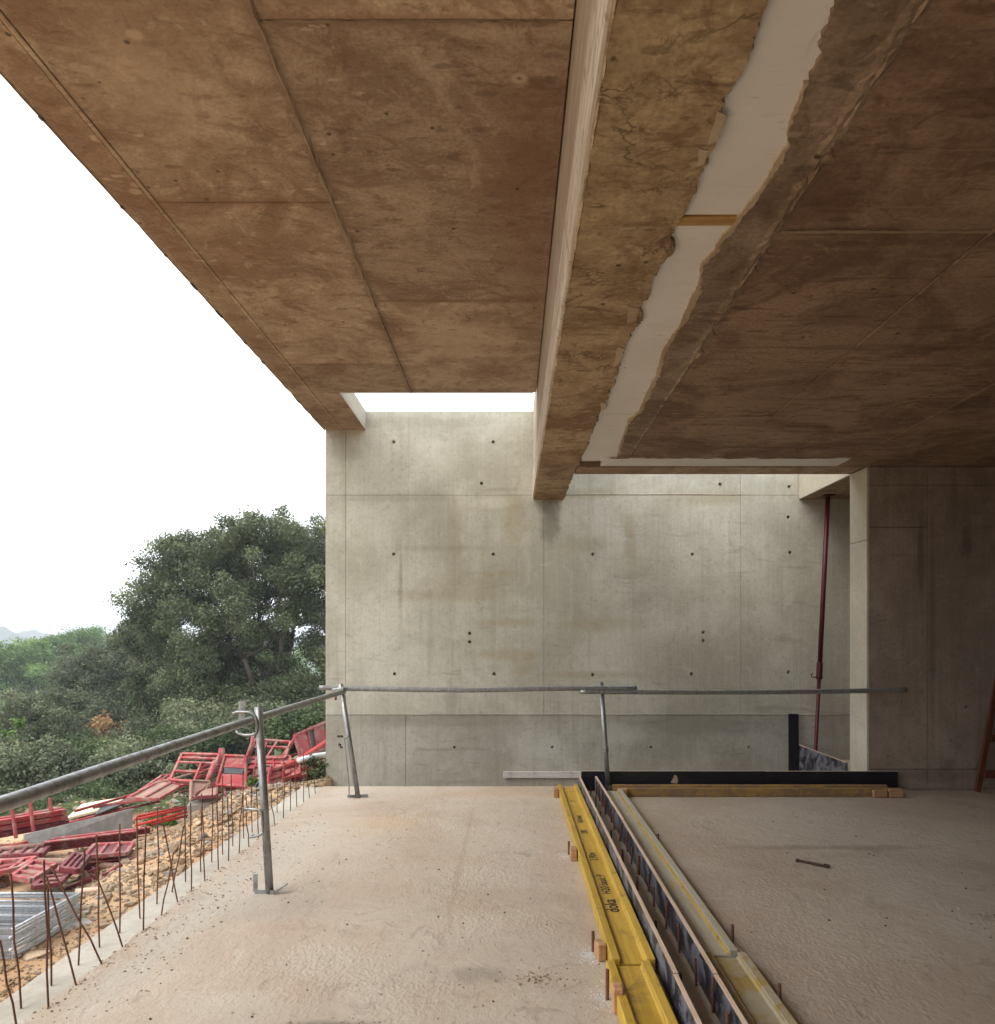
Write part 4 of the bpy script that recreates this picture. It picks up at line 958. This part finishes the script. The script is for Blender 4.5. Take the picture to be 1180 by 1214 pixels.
frame('shuttering_plate', [W(292, 912, 9.1), W(346, 912, 9.1), W(344, 897, 9.3), W(294, 899, 9.3)], [(.2, 0, .2, 1), (.4, 0, .4, 1), (.6, 0, .6, 1), (.8, 0, .8, 1), (0, .5, 1, .5)], RD, 'orange red grid-backed panel lying behind the leaning railing post', 'formwork panel', .03, [(.02, .03, .98, .97, PK)])
frame('shuttering_plate', [W(151, 947, 8.7), W(187, 948, 8.65), W(217, 931, 9.4), W(192, 925, 9.7)], [(.5, 0, .5, 1)], PK, 'flat bleached red panel with brown plywood at the left of the pile', 'formwork panel', .03, [(.03, .03, .48, .97, M['brownply']), (.52, .03, .97, .97, M['brownply']), ])
frame('shuttering_grid', [W(160, 942, 9.1), W(182, 938, 9.3), W(206, 919, 10.2), W(192, 920, 10.2)], [(.5, 0, .5, 1)], PK, 'narrow red frame lying behind the flat bleached panel', 'formwork frame', .028)
frame('shuttering_plate', [W(226, 949, 8.5), W(240, 944, 8.7), W(249, 927, 8.85), W(227, 926, 8.75)], [], M['brownply'], 'dark brown plate hanging under the open red frame', 'formwork panel', .025, [(.02, .02, .98, .98, M['brownply'])])
frame('shuttering_plate', [W(229, 946, 8.45), W(257, 944, 8.4), W(258, 932, 8.8), W(240, 935, 8.8)], [], MR, 'flat brown red plate lying under the black slotted panel', 'formwork panel', .025, [(.02, .02, .98, .98, M['brownply'])])
frame('shuttering_plate', [W(296, 943, 8.2), W(305, 941, 8.2), W(312, 929, 8.5), W(306, 929, 8.5)], [], M['slate'], 'small blue grey plate at the foot of the leaning railing post', 'metal plate', .02, [(.02, .02, .98, .98, M['slate'])])
frame('shuttering_grid', [W(268, 945, 8.5), W(318, 928, 8.8), W(320, 920, 9.1), W(266, 934, 8.8)], [(.5, 0, .5, 1)], MR, 'dark red narrow frame squeezed under the middle of the pile', 'formwork frame', .03)

def rod(name, pts, r, m, label, cat, group=None, n=10, square=None):
    pts = [Vector(p) for p in pts]; c_ = sum(pts, Vector()) / len(pts)
    mb = MB()
    if square:
        for a, b in zip(pts, pts[1:]): mb.bar(a - c_, b - c_, square[0], square[1])
    else: mb.tube([p - c_ for p in pts], r, n)
    o_ = mb.build(name, m, smooth=not square, bevel=.004 if square else 0, loc=c_); return tag(o_, label, cat, group)
rod('pipe', [W(246, 926, 8.85), W(255, 903, 9.1)], .032, PK, 'thick bleached red pipe leaning between frame and slotted panel', 'pipe')
rod('pipe', [W(233, 918, 9.2), W(266, 905, 9.4)], .018, PK, 'thin red tube crossing inside the open frame, upper', 'pipe'); rod('pipe', [W(234, 922, 9.25), W(266, 912, 9.3)], .022, M['red'], 'thin red tube crossing inside the open frame, lower', 'pipe')
rod('pipe', [W(292, 900, 9.2), W(299, 880, 9.4), W(300, 870, 9.5)], .022, PK, 'red upright with a knobbed top behind the pile', 'pipe')
rod('pipe', [W(262, 906, 9.4), W(263, 888, 9.5)], .04, PK, 'short faded red post stub between frame and slotted panel', 'pipe')
rod('pipe', [W(354, 902, 9.0), W(372, 897, 9.2), W(391, 894, 9.5)], .038, M['whitepipe'], 'pale plastic pipe lying by the wall edge', 'pipe')
rod('pipe', [W(322, 915, 8.8), W(350, 903, 9.2), W(388, 878, 10.0)], .026, M['brightred'], 'red tube running under the upright panel by the wall', 'pipe')
rod('pipe', [W(270, 948, 8.5), W(330, 925, 8.9)], .02, MR, 'dark red tube at the front of the pile', 'pipe')
for i, (a, b) in enumerate((((160, 979), (228, 961)), ((159, 972), (226, 957.5)), ((163, 968), (218, 957)), ((180, 977), (231, 965)))):
    Y0, Y1 = 8.05 + .05 * i, 8.6 + .05 * i
    rod('pipe', [W(*a, Y0), W(*b, Y1)], .015, M['brightred'], 'bright red tube in the small bundle on the rubble', 'pipe', 'bundle of bright red tubes')
# grey plank on edge, cream board
o = MB().slab([W(31, 1006, 7.7), W(157, 984, 8.55), W(158, 958, 8.62), W(29, 989, 7.75)], .04).build('plank', M['greyply'], bevel=.004); tag(rebase(o), 'grey weathered plank standing on edge behind the dark red channels', 'plank')
o = MB().slab([W(78, 970, 8.9), W(130, 957.5, 9.25), W(150, 944, 10.0), W(97, 953, 9.6)], .03).build('board', M['cream'], bevel=.004); tag(rebase(o), 'cream coloured board lying on the grass side of the pile', 'board')
o = MB().slab([W(112, 966, 8.85), W(150, 951, 9.2), W(153, 946, 9.5), W(118, 958, 9.2)], .02).build('board', M['slate'], bevel=.004); tag(rebase(o), 'narrow blue grey board beside the cream board', 'board')
# stacked dark red beams in a stillage with posts
A, B = W(-70, 1003, 7.3), W(80, 975, 8.45); d = (B - A)
for k in range(3):
    for j in range(2):
        off = Vector((-.07 * j, .10 * j, .068 * k))
        rod('steel_beam', [A + off + d * (.02 * k), B + off - d * (.03 * k * (j + 1) * .4)], 0, (M['maroon'], M['red'], M['red'])[k], 'dark red beam in the stack at the left edge of the photo', 'steel beam', 'stack of dark red beams', square=(.075, .055))
for (px, py0, py1) in ((17, 994, 956), (38, 990, 945), (62, 985, 946)):
    Y = 7.75 + (px - 17) * .012
    rod('steel_post', [W(px + 2, py0, Y), W(px - 3, py1, Y)], 0, PK, 'thin red upright standing at the dark red beam stack', 'steel post', 'uprights at the beam stack', square=(.03, .03))
# channels
def channel(a, b, label, m, w=.12, h=.09):
    a, b = Vector(a), Vector(b); r_ = empty('steel_channel', (a + b) / 2, label, 'steel channel', 'dark red channels in the scrap'); c_ = (a + b) / 2; a, b = a - c_, b - c_
    z = Vector((0, 0, h / 2)); MB().bar(a, b, .012, h).build('web', m, r_); MB().bar(a + z, b + z, w * .55, .014).build('flange', PK if m is MR else m, r_); MB().bar(a - z, b - z, w * .55, .014).build('flange', m, r_)
channel(W(52, 1004, 7.5), W(162, 990, 8.1), 'long dark red channel below the grey plank', MR)
channel(W(95, 1028, 6.95), W(160, 1022, 7.25), 'dark red channel lying right of the tangled red scrap', MR)
channel(W(60, 998, 7.9), W(178, 984, 8.3), 'dark red channel close against the grey plank', MR, .1, .06)
rod('timber_pole', [W(-40, 1024, 7.0), W(30, 1021, 7.05), W(75, 1022, 7.1), W(172, 1031, 7.0)], .035, M['brownply'], 'long bent brown pole lying over the red scrap', 'pole')
rod('timber_pole', [W(90, 1057, 6.3), W(150, 1052, 6.4)], .022, M['plyedge'], 'pale wooden pole on the ground behind the starter bars', 'pole')
# ribbed red grids near the galvanised frames
frame('shuttering_grid', [W(-30, 1042, 6.5), W(22, 1030, 6.75), W(42, 1018, 7.0), W(-12, 1024, 7.0)], [(.0, .5, 1, .5), (.25, 0, .25, 1), (.75, 0, .75, 1)], PK, 'brown red grid frame at the left edge above the galvanised frames', 'formwork frame', .045, [(.02, .02, .98, .98, M['maroon'])], th=.05)
frame('shuttering_grid', [W(14, 1040, 6.45), W(38, 1044, 6.35), W(66, 1026, 6.75), W(40, 1022, 6.9)], [(0, .33, 1, .33), (0, .66, 1, .66)], PK, 'faded red grid frame right above the galvanised frames', 'formwork frame', .04, [(.02, .02, .98, .98, M['brownply'])], th=.05)
frame('shuttering_grid', [W(72, 1030, 6.55), W(92, 1033, 6.5), W(106, 1016, 6.9), W(88, 1013, 6.95)], [(0.33, 0, .33, 1), (.66, 0, .66, 1)], MR, 'small ribbed red frame beside the tangled scrap', 'formwork frame', .035, [(.02, .02, .98, .98, M['brownply'])], th=.05)
rng = random.Random(55)
for i in range(11):
    px, py = rng.uniform(88, 148), rng.uniform(1026, 1050); Y = 6.55 + (1050 - py) * .018; a = rng.uniform(0, 3.14); L = rng.uniform(.1, .24)
    c_ = W(px, py, Y); v_ = Vector((math.cos(a), math.sin(a), rng.uniform(-.25, .4))) * L
    o = rod('scrap_bar', [c_ - v_ / 2, c_ + v_ / 2], 0, (MR, RD, M['brownply'])[i % 3], 'short bent red bar in the tangled heap of scrap', 'scrap bar', 'tangled heap of short red bars', square=(.03, .04))
MRP = M['maroon']
frame('shuttering_grid', [W(-20, 1016, 7.1), W(48, 1014, 7.15), W(60, 1003, 7.6), W(-6, 1004, 7.6)], [(.2, 0, .2, 1), (.4, 0, .4, 1), (.6, 0, .6, 1), (.8, 0, .8, 1)], MRP, 'dark red ladder-like grid under the bent brown pole at the left edge', 'formwork frame', .045, [(.02, .02, .98, .98, M['brownply'])], th=.05)
frame('shuttering_grid', [W(100, 1016, 7.0), W(150, 1012, 7.1), W(158, 1000, 7.6), W(112, 1002, 7.6)], [(.33, 0, .33, 1), (.66, 0, .66, 1)], PK, 'faded red grid between the long dark red channel and the bent pole', 'formwork frame', .04, [(.02, .02, .98, .98, MRP)])
frame('shuttering_grid', [W(40, 1052, 6.2), W(70, 1048, 6.3), W(84, 1034, 6.6), W(56, 1034, 6.7)], [(0, .33, 1, .33), (0, .66, 1, .66)], MRP, 'dark red grid half under the faded grid, beside the tangled scrap', 'formwork frame', .045, [(.02, .02, .98, .98, M['brownply'])])
rod('timber_pole', [W(-30, 1010, 7.3), W(60, 1002, 7.6)], .03, M['brownply'], 'brown pole along the left edge below the beam stack', 'pole')
for i, (a, b, Ya, Yb, m_, w_, lb) in enumerate((((88, 962), (172, 938), 9.0, 9.6, RD, .03, 'red bar along the lower side of the cream board'), ((82, 976), (150, 958), 8.8, 9.2, RD, .035, 'red bar on top of the grey plank'), ((110, 958), (176, 944), 9.2, 9.5, PK, .03, 'bleached red bar between cream board and flat panel'), ((128, 954), (196, 946), 9.0, 9.1, PK, .03, 'bleached red bar below the flat bleached panel'),
        ((142, 961), (190, 950), 8.8, 8.9, MRP, .03, 'dark red bar above the bright red tubes'), ((5, 1006), (32, 999), 7.5, 7.7, M['brightred'], .04, 'bright red bar end left of the grey plank, upper'), ((8, 1012), (36, 1006), 7.4, 7.6, M['brightred'], .04, 'bright red bar end left of the grey plank, lower'), ((252, 942), (292, 930), 8.7, 8.9, PK, .03, 'bleached red bar below the black slotted panel'),
        ((288, 937), (330, 922), 8.6, 8.9, RD, .035, 'red bar crossing behind the leaning railing post'), ((300, 922), (352, 905), 8.9, 9.2, MRP, .04, 'dark red bar above the long low red frame'), ((262, 928), (300, 915), 9.2, 9.4, MRP, .05, 'dark red bar between slotted panel and railing post'), ((330, 905), (352, 872), 9.4, 9.5, PK, .04, 'bleached red upright left of the upright red panel'),
        ((283, 908), (296, 902), 9.2, 9.2, M['slate'], .08, 'blue grey block beside the leaning railing post'), ((236, 912), (270, 897), 9.5, 9.6, RD, .03, 'red bar behind the thick bleached pipe'), ((345, 917), (383, 905), 8.9, 9.3, PK, .03, 'bleached red bar inside the long low frame'), ((360, 890), (388, 868), 9.9, 10.3, MRP, .05, 'dark red bar behind the pale plastic pipe'))):
    rod('scrap_bar', [W(*a, Ya), W(*b, Yb)], 0, m_, lb, 'scrap bar', 'red bars in the scrap pile', square=(w_, w_))
for (c_, lb, im, w_) in (([W(300, 925, 8.9), W(318, 922, 8.9), W(322, 908, 9.1), W(302, 910, 9.1)], 'small red plate right behind the leaning railing post', PK, .02), ([W(335, 924, 8.7), W(356, 918, 8.8), W(356, 908, 9.0), W(336, 912, 9.0)], 'small bleached red plate on the long low frame', PK, .02), ([W(304, 898, 9.5), W(312, 897, 9.5), W(312, 880, 9.7), W(306, 880, 9.7)], 'narrow pink plate in the open red frame behind the railing post', PK, .02)):
    frame('shuttering_plate', c_, [], RD, lb, 'formwork panel', w_, [(.02, .02, .98, .98, im)])
rng = random.Random(99)
for i in range(30):
    px = rng.uniform(205, 384); py = 938 - (px - 205) * .16 + rng.uniform(-22, 12); Y = 8.9 + (px - 205) * .003 + rng.uniform(0, .5)
    c_ = W(px, py, Y); a = rng.uniform(-.7, .9); L = rng.uniform(.25, .7); v_ = Vector((math.cos(a), math.sin(a) * .8, rng.uniform(-.05, .28))) * L
    if c_.z < gz(c_.x, c_.y) + .03: c_.z = gz(c_.x, c_.y) + .05
    rod('scrap_bar', [c_ - v_ / 2, c_ + v_ / 2], 0, (MRP, RD, PK, MRP, M['brownply'])[i % 5], 'thin dull red bar lying loose across the red scrap pile', 'scrap bar', 'thin loose bars on the scrap pile', square=(rng.uniform(.014, .026), .02))
rng = random.Random(55)
# galvanised frames, stacked flat
zt = gz(-3.8, 5.3) + .02
for k in range(9):
    r_ = empty('galvanised_frame', (-3.50 + .006 * ((k * 7) % 3), 5.05 + .01 * ((k * 5) % 3), zt + .029 * k), 'galvanised tube frame, %s of the flat stack by the slab edge' % ('lowest', 'second from the bottom', 'third from the bottom', 'fourth from the bottom', 'middle one', 'fourth from the top', 'third from the top', 'second from the top', 'topmost')[k], 'steel frame', 'stack of galvanised tube frames')
    r_.rotation_euler = (0, 0, R(rng.uniform(-.3, .3)))
    if k == 0:
        tubes = [('long_tube', [(-.02, 0, 0), (.03, .72, 0)]), ('cross_tube', [(-.03, .005, .0), (-1.7, .06, 0)]), ('cross_tube', [(.02, .70, .0), (-1.7, .74, 0)]), ('long_tube', [(-.9, .03, 0), (-.9, .72, 0)]), ('cross_tube', [(0, .42, .0), (-1.7, .46, 0)]), ('cross_tube', [(0, .24, .0), (-1.7, .27, 0)])]
        proto = [(n_, MB().tube(p_, .0115, 10).build(n_, M['galv2'], r_, smooth=True)) for n_, p_ in tubes]
    else:
        for n_, o_ in proto:
            c_ = o_.copy(); COL.objects.link(c_); c_.parent = r_

# ------------------------------------------------------------------ vegetation
def leaf_mesh(name, clumps, n_total, leaf, m, seed, aspect=.5, upbias=.3, flat_=.75):
    r_ = np.random.default_rng(seed)
    C = np.array([c[:3] for c in clumps]); Rr = np.array([c[3] for c in clumps]); w_ = Rr ** 2; w_ /= w_.sum()
    idx = r_.choice(len(clumps), n_total, p=w_)
    v = r_.normal(size=(n_total, 3)); v /= np.linalg.norm(v, axis=1)[:, None]
    rad = (.35 + .65 * r_.random(n_total) ** .6) * (1 + .22 * r_.normal(size=n_total))
    # lumps inside the clump
    lob = np.sin(v[:, 0] * 5 + idx * 1.7) * np.sin(v[:, 1] * 5 + idx * 2.9) * np.sin(v[:, 2] * 4 + idx)
    rad *= 1 + .3 * lob
    pos = C[idx] + v * (Rr[idx] * rad)[:, None] * np.array([1, 1, flat_])
    nr = v * .6 + r_.normal(size=(n_total, 3)) * .7; nr[:, 2] += upbias; nr /= np.linalg.norm(nr, axis=1)[:, None]
    a = np.cross(nr, r_.normal(size=(n_total, 3))); a /= np.linalg.norm(a, axis=1)[:, None]; b = np.cross(nr, a)
    s_ = leaf * (.6 + .8 * r_.random(n_total)); a *= s_[:, None]; b *= (s_ * aspect)[:, None]
    V = np.stack([pos - a, pos - b + nr * (s_ * .12)[:, None], pos + a, pos + b + nr * (s_ * .12)[:, None]], 1).reshape(-1, 3).astype(np.float32)
    me_ = bpy.data.meshes.new(name); me_.vertices.add(4 * n_total); me_.vertices.foreach_set('co', V.ravel())
    me_.loops.add(4 * n_total); me_.loops.foreach_set('vertex_index', np.arange(4 * n_total, dtype=np.int32))
    me_.polygons.add(n_total); me_.polygons.foreach_set('loop_start', np.arange(0, 4 * n_total, 4, dtype=np.int32))
    try: me_.polygons.foreach_set('loop_total', np.full(n_total, 4, dtype=np.int32))
    except Exception: pass
    tint = np.clip(.42 * r_.random(n_total) + .62 * r_.random(len(clumps))[idx] ** 1.3 + .05 * r_.normal(size=n_total), 0, 1)
    at = me_.attributes.new('tint', 'FLOAT', 'POINT'); at.data.foreach_set('value', np.repeat(tint, 4).astype(np.float32))
    me_.materials.append(m); me_.update(); me_.validate(); return me_

def limb(mb, a, b, r0, r1, r_, n=5, sag=.15):
    a, b = Vector(a), Vector(b); L = (b - a).length; pts = []
    for i in range(n + 1):
        t_ = i / n; p = a.lerp(b, t_)
        if 0 < i < n: p += Vector((r_.uniform(-1, 1), r_.uniform(-1, 1), r_.uniform(-.4, 1))) * L * sag * .4
        pts.append(p)
    mb.tube(pts, [r0 + (r1 - r0) * i / n for i in range(n + 1)], 7); return pts

def tree(name, base, crown_c, rx, ry, rz, n_cl, cl_r, n_leaf, leaf, m, label, seed, trunk_r=.15, cat='tree', group=None, bark='bark', branches=9, lobes=None, aspect=.5):
    r_ = random.Random(seed); root = empty(name, base, label, cat, group); base = Vector(base); cc = Vector(crown_c) - base
    cl = []
    while lobes and len(cl) < n_cl:
        lx, ly, lr = r_.choice(lobes); Y0 = cc.y + base.y; c_ = W(lx, ly, Y0) - base; lr = lr / F * Y0
        c_.y += r_.uniform(-.6, .6) * ry * max(.25, 1 - abs(c_.x - cc.x) / (rx * 1.3))
        v_ = Vector((r_.gauss(0, 1), r_.gauss(0, 1), r_.gauss(0, 1) + .25)).normalized()
        p = c_ + v_ * lr * r_.uniform(.55, 1.0)
        cl.append((p.x, p.y, p.z, cl_r * r_.uniform(.5, 1.3)))
    while len(cl) < n_cl:
        v_ = Vector((r_.gauss(0, 1), r_.gauss(0, 1), r_.gauss(0, 1))).normalized()
        k = r_.uniform(.55, 1.0) if r_.random() < .8 else r_.uniform(.1, .6)
        k *= .86 + .28 * mnoise.noise((v_.x * 1.7 + seed, v_.y * 1.7, v_.z * 1.7))
        if v_.z < -.55 and r_.random() < .6: continue
        p = Vector((cc.x + v_.x * rx * k, cc.y + v_.y * ry * k, cc.z + v_.z * rz * k))
        cl.append((p.x, p.y, p.z, cl_r * r_.uniform(.55, 1.35)))
    link('crown', leaf_mesh('crown', cl, n_leaf, leaf, m, seed, aspect), root)
    mb = MB(); fork = Vector((cc.x * .35, cc.y * .35, max(.35, (cc.z - rz) * .8 + .5)))
    tp_ = limb(mb, (0, 0, -.3), fork, trunk_r * 1.25, trunk_r * .85, r_, 5, .08)
    mb.build('trunk', M[bark], root, smooth=True)
    lm = MB()
    for i in range(branches):
        t_ = cl[r_.randrange(len(cl))]; mid = fork.lerp(Vector(t_[:3]), .55) + Vector((0, 0, -.1 * rz))
        limb(lm, fork, mid, trunk_r * .6, trunk_r * .32, r_, 4, .12); limb(lm, mid, t_[:3], trunk_r * .32, trunk_r * .08, r_, 4, .15)
        for _ in range(3):
            t2 = Vector(cl[r_.randrange(len(cl))][:3])
            if (t2 - mid).length < rx * .9: limb(lm, mid, t2, trunk_r * .2, trunk_r * .05, r_, 4, .15)
    lm.build('limbs', M[bark], root, smooth=True)
    return root

# the big holm oak beside the wall
b = W(314, 884, 19)
LO = [(330, 700, 60), (280, 720, 55), (350, 760, 55), (255, 790, 48), (352, 662, 46), (300, 668, 44), (246, 682, 44), (212, 690, 40), (196, 722, 38), (330, 730, 62), (258, 745, 62), (300, 795, 55), (376, 700, 45), (430, 690, 60), (420, 780, 60), (225, 800, 42), (368, 800, 45), (330, 835, 36), (285, 838, 34), (365, 838, 34), (250, 820, 34), (225, 660, 22), (320, 640, 24), (370, 640, 26), (270, 650, 24), (182, 735, 24)]
ok = tree('oak_tree', (b.x, b.y, gz(b.x, b.y)), W(322, 742, 19), 3.45, 2.6, 2.85, 640, .36, 300000, .035, M['oak'], 'big dark holm oak rising beside the left edge of the wall', 3, .17, branches=13, lobes=LO)
b = W(200, 886, 21)
tree('oak_tree', (b.x, b.y, gz(b.x, b.y)), W(196, 812, 21), 2.0, 1.6, 1.75, 130, .34, 60000, .038, M['oak'], 'lower dark oak merging into the left side of the big oak', 13, .13, branches=10, lobes=[(185, 785, 34), (215, 800, 40), (180, 825, 34), (230, 840, 34), (160, 765, 22), (205, 855, 26)])
b = W(142, 892, 24)
tree('oak_tree', (b.x, b.y, gz(b.x, b.y)), W(128, 822, 24), 2.15, 1.8, 1.95, 140, .38, 65000, .042, M['oak2'], 'grey green oak with a forked dark trunk left of the big oak', 23, .14, branches=12, lobes=[(148, 778, 28), (112, 795, 32), (150, 815, 38), (92, 822, 24), (128, 840, 34), (170, 835, 30), (84, 800, 18)])
b = W(38, 925, 17)
tree('olive_tree', (b.x, b.y, gz(b.x, b.y)), W(34, 880, 17), 1.75, 1.3, 1.2, 110, .27, 52000, .032, M['sage'], 'pale sage green rounded tree at the left edge behind the railing', 33, .09, branches=12, bark='palebark', lobes=[(18, 842, 26), (58, 848, 28), (30, 872, 36), (78, 880, 24), (-12, 862, 34), (52, 895, 28), (8, 900, 26)])
# greener pines further off
for i, (px, py, Y, rx, rz, sd, lb, lob) in enumerate(((22, 800, 40, 3.0, 2.2, 43, 'bright green pine at the left edge beyond the oaks', [(8, 786, 20), (34, 778, 20), (24, 805, 24), (-14, 800, 24), (50, 800, 18)]), (92, 790, 48, 3.4, 2.5, 53, 'tallest of the bright green pines beyond the oaks', [(74, 768, 16), (96, 760, 15), (90, 785, 24), (66, 796, 20), (110, 792, 20)]),
        (140, 788, 55, 3.0, 2.2, 63, 'hazy green pine half hidden behind the grey green oak', [(122, 766, 15), (142, 768, 14), (124, 786, 20), (150, 785, 18), (160, 772, 12)]), (55, 778, 75, 3.2, 1.6, 73, 'hazy small pine seen low between the bright green pines', [(52, 776, 12), (62, 782, 12), (44, 784, 12)]))):
    c_ = W(px, py, Y)
    tree('pine_tree', (c_.x + .4, c_.y, gz(c_.x, c_.y)), c_, rx, rx * .8, rz, 70, .55, 20000, .085, M['pine'], lb, sd, .14, branches=12, bark='palebark', group='pines down the slope', aspect=.4, lobes=lob)
# dense far woods behind
wood_cl = []
r_ = random.Random(77)
for _ in range(240):
    Y = r_.uniform(50, 150); px = r_.uniform(-120, 420); X = (px - 607) / F * Y
    if px > 200 and Y < 60: continue
    top = 790 + r_.uniform(0, 30) if px < 200 else 770 + r_.uniform(0, 30)
    for k in range(3):
        z = 1.55 - (top - 755 + k * 22) / F * Y
        if z > gz(X, Y) - 1: wood_cl.append((X + r_.uniform(-1, 1), Y, z, r_.uniform(1.0, 1.8)))
me = leaf_mesh('far_wood', wood_cl, 60000, .26, M['pine'], 5, .6)
o = link('far_wood', me); tag(o, 'mass of hazy green woodland down the valley', kind='stuff')
# bushes at the foot of the trees
def bush(px, py, Y, r, label, seed, n=6000, m='bush', leaf=.05, grp=None, flat_=.8, name='bush', cat='bush'):
    c_ = W(px, py, Y); z = gz(c_.x, c_.y); rr = random.Random(seed); root = empty(name, (c_.x, c_.y, z), label, cat, grp)
    h = max(min(.25, r * .4), c_.z - z); cl = []
    if r < .3: h = r * .5
    for _ in range(11):
        v_ = Vector((rr.gauss(0, .45), rr.gauss(0, .4), rr.uniform(-.9, .75))); cl.append((v_.x * r, v_.y * r, max(.05, h + v_.z * r * .6), r * rr.uniform(.25, .45)))
    link('foliage', leaf_mesh('foliage', cl, n, leaf, M[m], seed, .5, .3, flat_), root)
    mb = MB()
    for k in range(5): limb(mb, (rr.uniform(-.05, .05), rr.uniform(-.05, .05), -.05), cl[k][:3], .018, .006, rr, 4, .1)
    mb.build('stems', M['bark'], root); return root
bg = 'leafy bushes behind the scrap pile'
BL = [(40, 950, 11.0, .75), (78, 938, 11.8, .8), (112, 930, 12.5, .8), (150, 922, 13.2, .85), (185, 910, 13.4, .8), (215, 898, 14.2, .9), (248, 886, 14.6, .9), (280, 872, 15.5, 1.0), (345, 862, 15.0, .9), (372, 848, 15.5, 1.0), (5, 955, 11.5, .8), (130, 905, 16, 1.0), (180, 885, 17, 1.0), (236, 862, 17, 1.1), (95, 905, 16.5, .9), (-40, 960, 11.5, .9), (320, 845, 21, 1.4), (360, 870, 12.0, .5), (170, 935, 11.6, .5)]
BLAB = ['green bush rising behind the dark red beam stack', 'green bush behind the left end of the cream board', 'green bush behind the cream board, right of its middle', 'grey green bush behind the flat bleached panel', 'dark bush left of the open red frame', 'bush behind the top of the open red frame',
        'grey green bush behind the black slotted panel', 'dark bush left of the leaning railing post, under the big oak', 'dark bush right of the leaning railing post', 'grey green bush at the wall edge above the upright red panel', 'bush at the left photo edge behind the beam stack', 'bush farther up the slope below the forked oak',
        'grey green bush farther up the slope, left of the big oak trunk', 'bush on the slope just below the nearest railing tube', 'bush below the sage green tree', 'grey green bush mostly outside the left edge', 'largest dark bush in the shade beneath the big oak', 'small bush directly above the pale plastic pipe', 'small grey green bush at the top of the flat bleached panel']
for i, (px, py, Y, r) in enumerate(BL):
    bush(px, py, Y, r, BLAB[i], 100 + i, 10000, ('oak2', 'sage', 'bush')[i % 3], .034, bg)
gcl = []
rg_ = random.Random(88)
for _ in range(420):
    y_ = rg_.uniform(8.6, 14.5); x = rg_.uniform(-9.5, -2.6)
    if y_ - .45 * x < 12.4 + rg_.uniform(-.4, .4): continue
    gcl.append((x, y_, gz(x, y_) + .05, rg_.uniform(.10, .22)))
o = link('ground_cover', leaf_mesh('ground_cover', gcl, 42000, .028, M['bush'], 91, .4, .5)); tag(o, 'low green weeds behind the scrap pile', kind='stuff')
bush(383, 915, 9.2, .24, 'small bright green creeper at the foot of the wall edge', 140, 900, 'bush', .022)
bush(383, 928, 8.6, .14, 'small weed on the rubble beside the wall corner', 141, 350, 'grass', .018)
bush(185, 948, 8.7, .14, 'tuft of green weeds beside the flat bleached panel', 142, 500, 'grass', .018)
bush(200, 951, 8.6, .12, 'small green weed under the open red frame', 143, 400, 'grass', .018)
bush(302, 932, 8.6, .1, 'small green weed at the middle of the red pile', 144, 300, 'grass', .018)
bush(122, 868, 21.5, .75, 'shrub with orange leaves glowing between the oaks', 150, 800, 'orange', .07, name='orange_shrub', cat='shrub')
bush(0, 868, 15.0, .38, 'bright yellow green shoot at the left edge', 151, 700, 'grass', .05, name='shrub', cat='shrub')
# pale boulder and bare trunks on the slope
o = MB().rock((0, 0, .1), .75, random.Random(4)).build('boulder', M['stone_grey'], bevel=.06, seg=2, loc=W(92, 886, 22)); tag(o, 'pale grey boulder showing below the trees at the left', 'boulder')
# ------------------------------------------------------------------ haze
hz = MB().box(-1504, 1504, -404, 1504, -16.5, 13).build('haze', None)
hm = bpy.data.materials.new('haze_air'); hm.use_nodes = True; hn = hm.node_tree.nodes; hl = hm.node_tree.links
hn.remove(hn['Principled BSDF']); pv = hn.new('ShaderNodeVolumePrincipled')
pv.inputs['Color'].default_value = (.86, .92, 1, 1); pv.inputs['Density'].default_value = .0016; pv.inputs['Anisotropy'].default_value = .2
hl.new(pv.outputs[0], hn['Material Output'].inputs['Volume']); hz.data.materials.append(hm)
tag(hz, kind='stuff')
